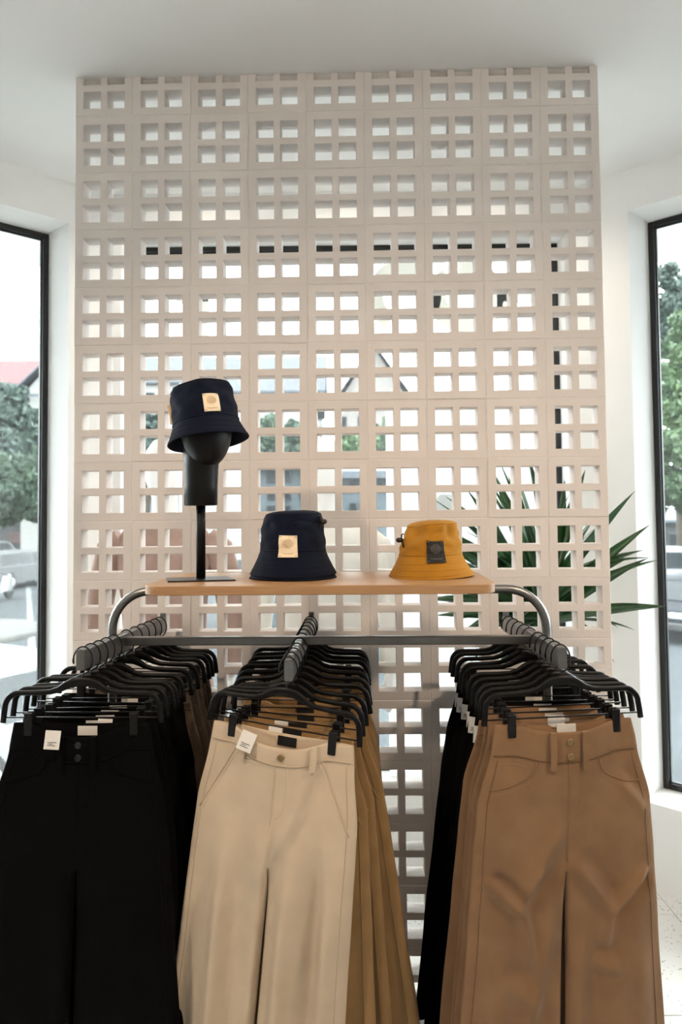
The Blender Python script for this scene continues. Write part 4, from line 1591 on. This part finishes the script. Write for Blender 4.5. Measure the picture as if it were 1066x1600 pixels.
# scooter
c_ = ground(2, 938)
sc = thing('motor_scooter', 'white motor scooter in the street beside the traffic island', 'scooter', (c_.x - 0.1, c_.y, GZ), (0, 0, R(-100)))
for x in (-0.62, 0.62):
    wo_ = MB().tube([(x, -0.06, 0.24), (x, 0.06, 0.24)], 0.24, 20).build('wheel', 'tyre', sc)
MB().extr([(-0.62, 0.32), (-0.1, 0.30), (0.1, 0.22), (0.75, 0.38), (0.8, 0.62), (0.2, 0.66), (0.05, 0.32), (-0.3, 0.34), (-0.48, 0.86), (-0.6, 0.86)], -0.16, 0.16).build('body', 'carwhite', sc)
MB().box((0.42, 0, 0.74), (0.7, 0.26, 0.12), bev=0.04).build('seat', 'carblack', sc)
MB().tube([(-0.52, -0.34, 1.0), (-0.5, 0, 0.94), (-0.52, 0.34, 1.0)], 0.022, 8).build('handlebar', 'carblack', sc)
MB().tube([(-0.5, 0, 0.95), (-0.62, 0, 0.25)], 0.03, 8).build('fork', 'carblack', sc)
MB().box((-0.6, 0, 0.86), (0.1, 0.16, 0.14), bev=0.03).build('head_light', 'headlight', sc)


# trees
def tree(label, base, H, blobs, m_, seed, leaf=0.22, n=2600, group='street trees outside'):
    rn = random.Random(seed)
    root = thing('tree', label, 'tree', base, group=group)
    mb = MB()
    mb.tube([(0, 0, 0), (0.05, 0, H * 0.2), (-0.05, 0.05, H * 0.45), (0, 0, H * 0.75)], [0.20, 0.17, 0.13, 0.06], 10)
    for (bx, by, bz, br) in blobs:
        mb.tube([(0, 0, max(0.5, min(H * 0.5, bz - br))), (bx * 0.5, by * 0.5, bz - br * 0.4), (bx, by, bz)], [0.09, 0.06, 0.03], 7)
    mb.build('trunk', 'bark', root)
    sub = []
    for (bx, by, bz, br) in blobs:
        sub.append((bx, by, bz, br * 0.82))
        for _ in range(8):
            d = Vector((rn.gauss(0, 1), rn.gauss(0, 1), rn.gauss(0, 1))).normalized() * br * 0.78
            sub.append((bx + d.x, by + d.y, bz + d.z, br * rn.uniform(0.28, 0.5)))
    blobs = sub
    vol = sum(b[3] ** 2 for b in blobs)
    vs, fs = [], []
    for (bx, by, bz, br) in blobs:
        for _ in range(int(n * br ** 2 / vol)):
            d = Vector((rn.gauss(0, 1), rn.gauss(0, 1), rn.gauss(0, 1))).normalized()
            r_ = br * (rn.random() ** 0.4) * (0.85 + 0.3 * math.sin(5 * d.x + 3 * d.z + seed))
            c = Vector((bx, by, bz)) + Vector((d.x, d.y, d.z * 0.85)) * r_
            a = Vector((rn.gauss(0, 1), rn.gauss(0, 1), rn.gauss(0, 0.6))).normalized()
            b = a.orthogonal().normalized()
            b.rotate(Matrix.Rotation(rn.uniform(0, 6.28), 3, a))
            l = leaf * rn.uniform(0.7, 1.3)
            k = len(vs)
            e = a.cross(b)
            vs += [c - b * l, c + e * l * 0.42, c + b * l, c - e * l * 0.42]
            fs.append((k, k + 1, k + 2, k + 3))
    fo = MB().add(vs, fs).build('foliage', m_, root)
    fo['kind'] = 'stuff'
    return root


def blobs_at(base, lst, Y):
    out = []
    for (px, py, rpx, dy) in lst:
        p_ = at(px, py, Y + dy)
        out.append((p_.x - base[0], dy, p_.z - base[2], rpx / FPX * Y))
    return out


def tree_px(label, Y, px, lst, m_, seed, H=7, leaf=0.22, n=2600):
    b = at(px, 800, Y)
    base = (b.x, Y, GZ)
    return tree(label, base, H, blobs_at(base, lst, Y), m_, seed, leaf, n)


tree_px('bushy blue-green tree filling the left window below the red roof', 40, -60, [(10, 650, 48, 0), (48, 655, 34, 1), (-30, 690, 55, 1), (30, 700, 45, -1), (-10, 620, 34, 1)], 'fol3', 1, 8, 0.20, 20000)
tree_px('low yellow-green tree above the silver cars in the left window', 29, 112, [(30, 750, 46, 0), (55, 735, 38, 0.5), (0, 765, 42, -0.5), (66, 790, 32, 0), (85, 700, 30, 0), (40, 795, 26, 0.8), (10, 800, 24, 1.0)], 'fol1', 2, 4.5, 0.15, 20000)
tree_px('tall bright green tree outside the right window', 24, 1075, [(1062, 620, 52, 0), (1090, 540, 60, 0.5), (1050, 690, 40, -0.5), (1085, 700, 60, 0), (1070, 770, 55, 0.3), (1045, 760, 30, 0), (1110, 640, 60, 0)], 'fol2', 3, 8.5, 0.13, 26000)
tree_px('taller blue-green tree with pointed top outside the right window', 30, 1062, [(1040, 430, 22, 0), (1052, 475, 36, 0), (1075, 520, 46, 0.5), (1095, 450, 44, 0.5), (1044, 520, 26, 0)], 'fol3', 4, 12, 0.15, 13000)
tree_px('green tree seen through the middle of the block screen', 24, 440, [(425, 690, 36, 0), (462, 685, 34, 0.5), (400, 712, 30, 0), (485, 700, 26, 0.4)], 'fol1', 5, 5, 0.12, 13000)
tree_px('leafy tree right of the middle mannequin, beyond the glass', 22, 565, [(560, 700, 36, 0), (598, 700, 40, 0.5), (540, 745, 30, 0), (592, 760, 34, 0), (620, 660, 26, 0.2)], 'fol2', 6, 5, 0.11, 14000)
tree_px('green tree behind the pink-clad mannequin, beyond the glass', 26, 228, [(232, 660, 26, 0), (225, 715, 36, 0.4), (250, 700, 28, 0), (200, 740, 30, 0.3)], 'fol3', 7, 5, 0.14, 9000)


# houses
def house(name, label, px0, px1, eave, ridge, Y, depth, wall_m, roof_m, wins=(), gable=False, over=0.4):
    a, b = at(px0, eave, Y), at(px1, eave, Y)
    zr = at((px0 + px1) / 2, ridge, Y + depth / 2).z
    W_ = b.x - a.x
    ze = (a.z + b.z) / 2
    root = thing(name, label, 'house', ((a.x + b.x) / 2, Y, GZ))
    h = ze - GZ
    MB().box((0, depth / 2, h / 2), (W_, depth, h)).build('wall', wall_m, root)
    hr = zr - ze
    mb = MB()
    t = 0.12
    if gable:   # ridge runs away from the camera
        for s in (-1, 1):
            vs = [(s * (W_ / 2 + over), -over, h - 0.1), (0, -over, h + hr), (0, depth + over, h + hr), (s * (W_ / 2 + over), depth + over, h - 0.1)]
            vs += [(x, y, z + t) for x, y, z in vs]
            mb.add(vs, [(0, 1, 2, 3), (7, 6, 5, 4), (0, 4, 5, 1), (1, 5, 6, 2), (2, 6, 7, 3), (3, 7, 4, 0)])
        g = MB().extr([(-W_ / 2, h), (W_ / 2, h), (0, h + hr - 0.05)], 0, 0.2)
        g.build('gable', wall_m, root)
    else:
        for s in (-1, 1):
            y0, y1 = (-over, depth / 2) if s < 0 else (depth + over, depth / 2)
            vs = [(-W_ / 2 - over, y0, h - 0.1), (W_ / 2 + over, y0, h - 0.1), (W_ / 2 + over, y1, h + hr), (-W_ / 2 - over, y1, h + hr)]
            vs += [(x, y, z + t) for x, y, z in vs]
            mb.add(vs, [(0, 1, 2, 3), (7, 6, 5, 4), (0, 4, 5, 1), (1, 5, 6, 2), (2, 6, 7, 3), (3, 7, 4, 0)])
        g = MB()
        for s in (-1, 1):
            g.add([(s * W_ / 2, 0, h), (s * W_ / 2, depth, h), (s * W_ / 2, depth / 2, h + hr)], [(0, 1, 2)])
        g.build('gable', wall_m, root)
    ro = mb.build('roof', roof_m, root)
    MB().box((0, -over, h - 0.06), (W_ + 2 * over, 0.08, 0.16)).build('fascia', 'eave', ro)
    for (wx, wy, ww, wh) in wins:
        p_ = at(wx, wy, Y)
        wwm, whm = ww / FPX * Y, wh / FPX * Y
        f = MB().box((p_.x - root.location.x, -0.03, p_.z - GZ), (wwm, 0.08, whm), bev=0.015).build('window', 'eave', root)
        MB().box((p_.x - root.location.x, -0.07, p_.z - GZ), (wwm * 0.86, 0.03, whm * 0.88)).build('window_pane', 'winddark', f)
    return root


house('house', 'house with a red tiled roof in the left window', -120, 42, 601, 566, 60, 7, 'stucco', 'redroof', [(-20, 640, 22, 26), (15, 640, 18, 26)], over=0.3)
house('house', 'white house with a grey eave behind the trees, left window', 34, 150, 618, 572, 45, 8, 'stucco', 'eave', [(60, 650, 16, 24), (90, 650, 16, 24)], gable=True, over=0.6)
house('house', 'blue-grey building with dark windows behind the middle mannequin', 380, 482, 726, 722, 19, 4, 'bluewall', 'eave',
      [(423, 745, 14, 20), (448, 745, 13, 20), (423, 776, 14, 11), (448, 776, 13, 11), (423, 796, 14, 13), (448, 796, 13, 13), (400, 750, 10, 18), (472, 770, 10, 18)], over=0.3)
house('house', 'long grey tiled roof house seen through the middle of the screen', 304, 500, 612, 560, 50, 9, 'stucco', 'greyroof', [(330, 650, 18, 26), (390, 645, 18, 26), (500, 645, 18, 22)])
house('house', 'buff walled house with grey roof right of the long roof', 530, 640, 628, 562, 47, 9, 'brickwall', 'greyroof', [(536, 660, 12, 18), (566, 660, 14, 20), (610, 660, 12, 18)], gable=True)
house('house', 'white house with a grey roof beyond the left of the screen', 150, 280, 598, 560, 62, 9, 'stucco', 'greyroof', [(232, 625, 20, 24), (270, 625, 16, 24)])
house('house', 'blue-grey building right of the middle mannequin, beyond the trees', 526, 640, 738, 734, 17, 3, 'bluewall', 'eave', [(552, 760, 12, 18), (575, 760, 12, 18), (552, 792, 12, 14), (600, 760, 10, 18)], over=0.3)
house('shop_building', 'low dark grey shopfront behind the silver cars, left window', -560, 70, 792, 778, 52, 5, 'darkwall', 'eave', [(-30, 830, 26, 36), (48, 835, 14, 30)], over=0.3)
sp = at(24, 841, 51.8)
tag(MB().box((0, 0, 0), (1.0, 0.12, 0.75), bev=0.03).build('shop_board', 'redboard', None, (sp.x, 51.88, sp.z)), 'small dark red board on the grey shopfront, left window', 'board')
house('shop_building', 'low grey shopfront behind the white car, right window', 985, 1230, 812, 796, 44, 5, 'darkwall', 'eave', [(1052, 846, 16, 26), (1090, 846, 20, 26)], over=0.3)
tree_px('round green tree further along the street, far left', 35, -190, [(-170, 690, 60, 0), (-230, 720, 60, 0.5), (-120, 730, 50, 0), (-190, 640, 46, 0.3)], 'fol1', 8, 7, 0.20, 12000)
tree_px('green tree further along the street, far right', 27, 1190, [(1180, 640, 70, 0), (1220, 720, 60, 0.5), (1150, 730, 50, 0), (1200, 560, 50, 0.3)], 'fol3', 9, 8, 0.18, 12000)
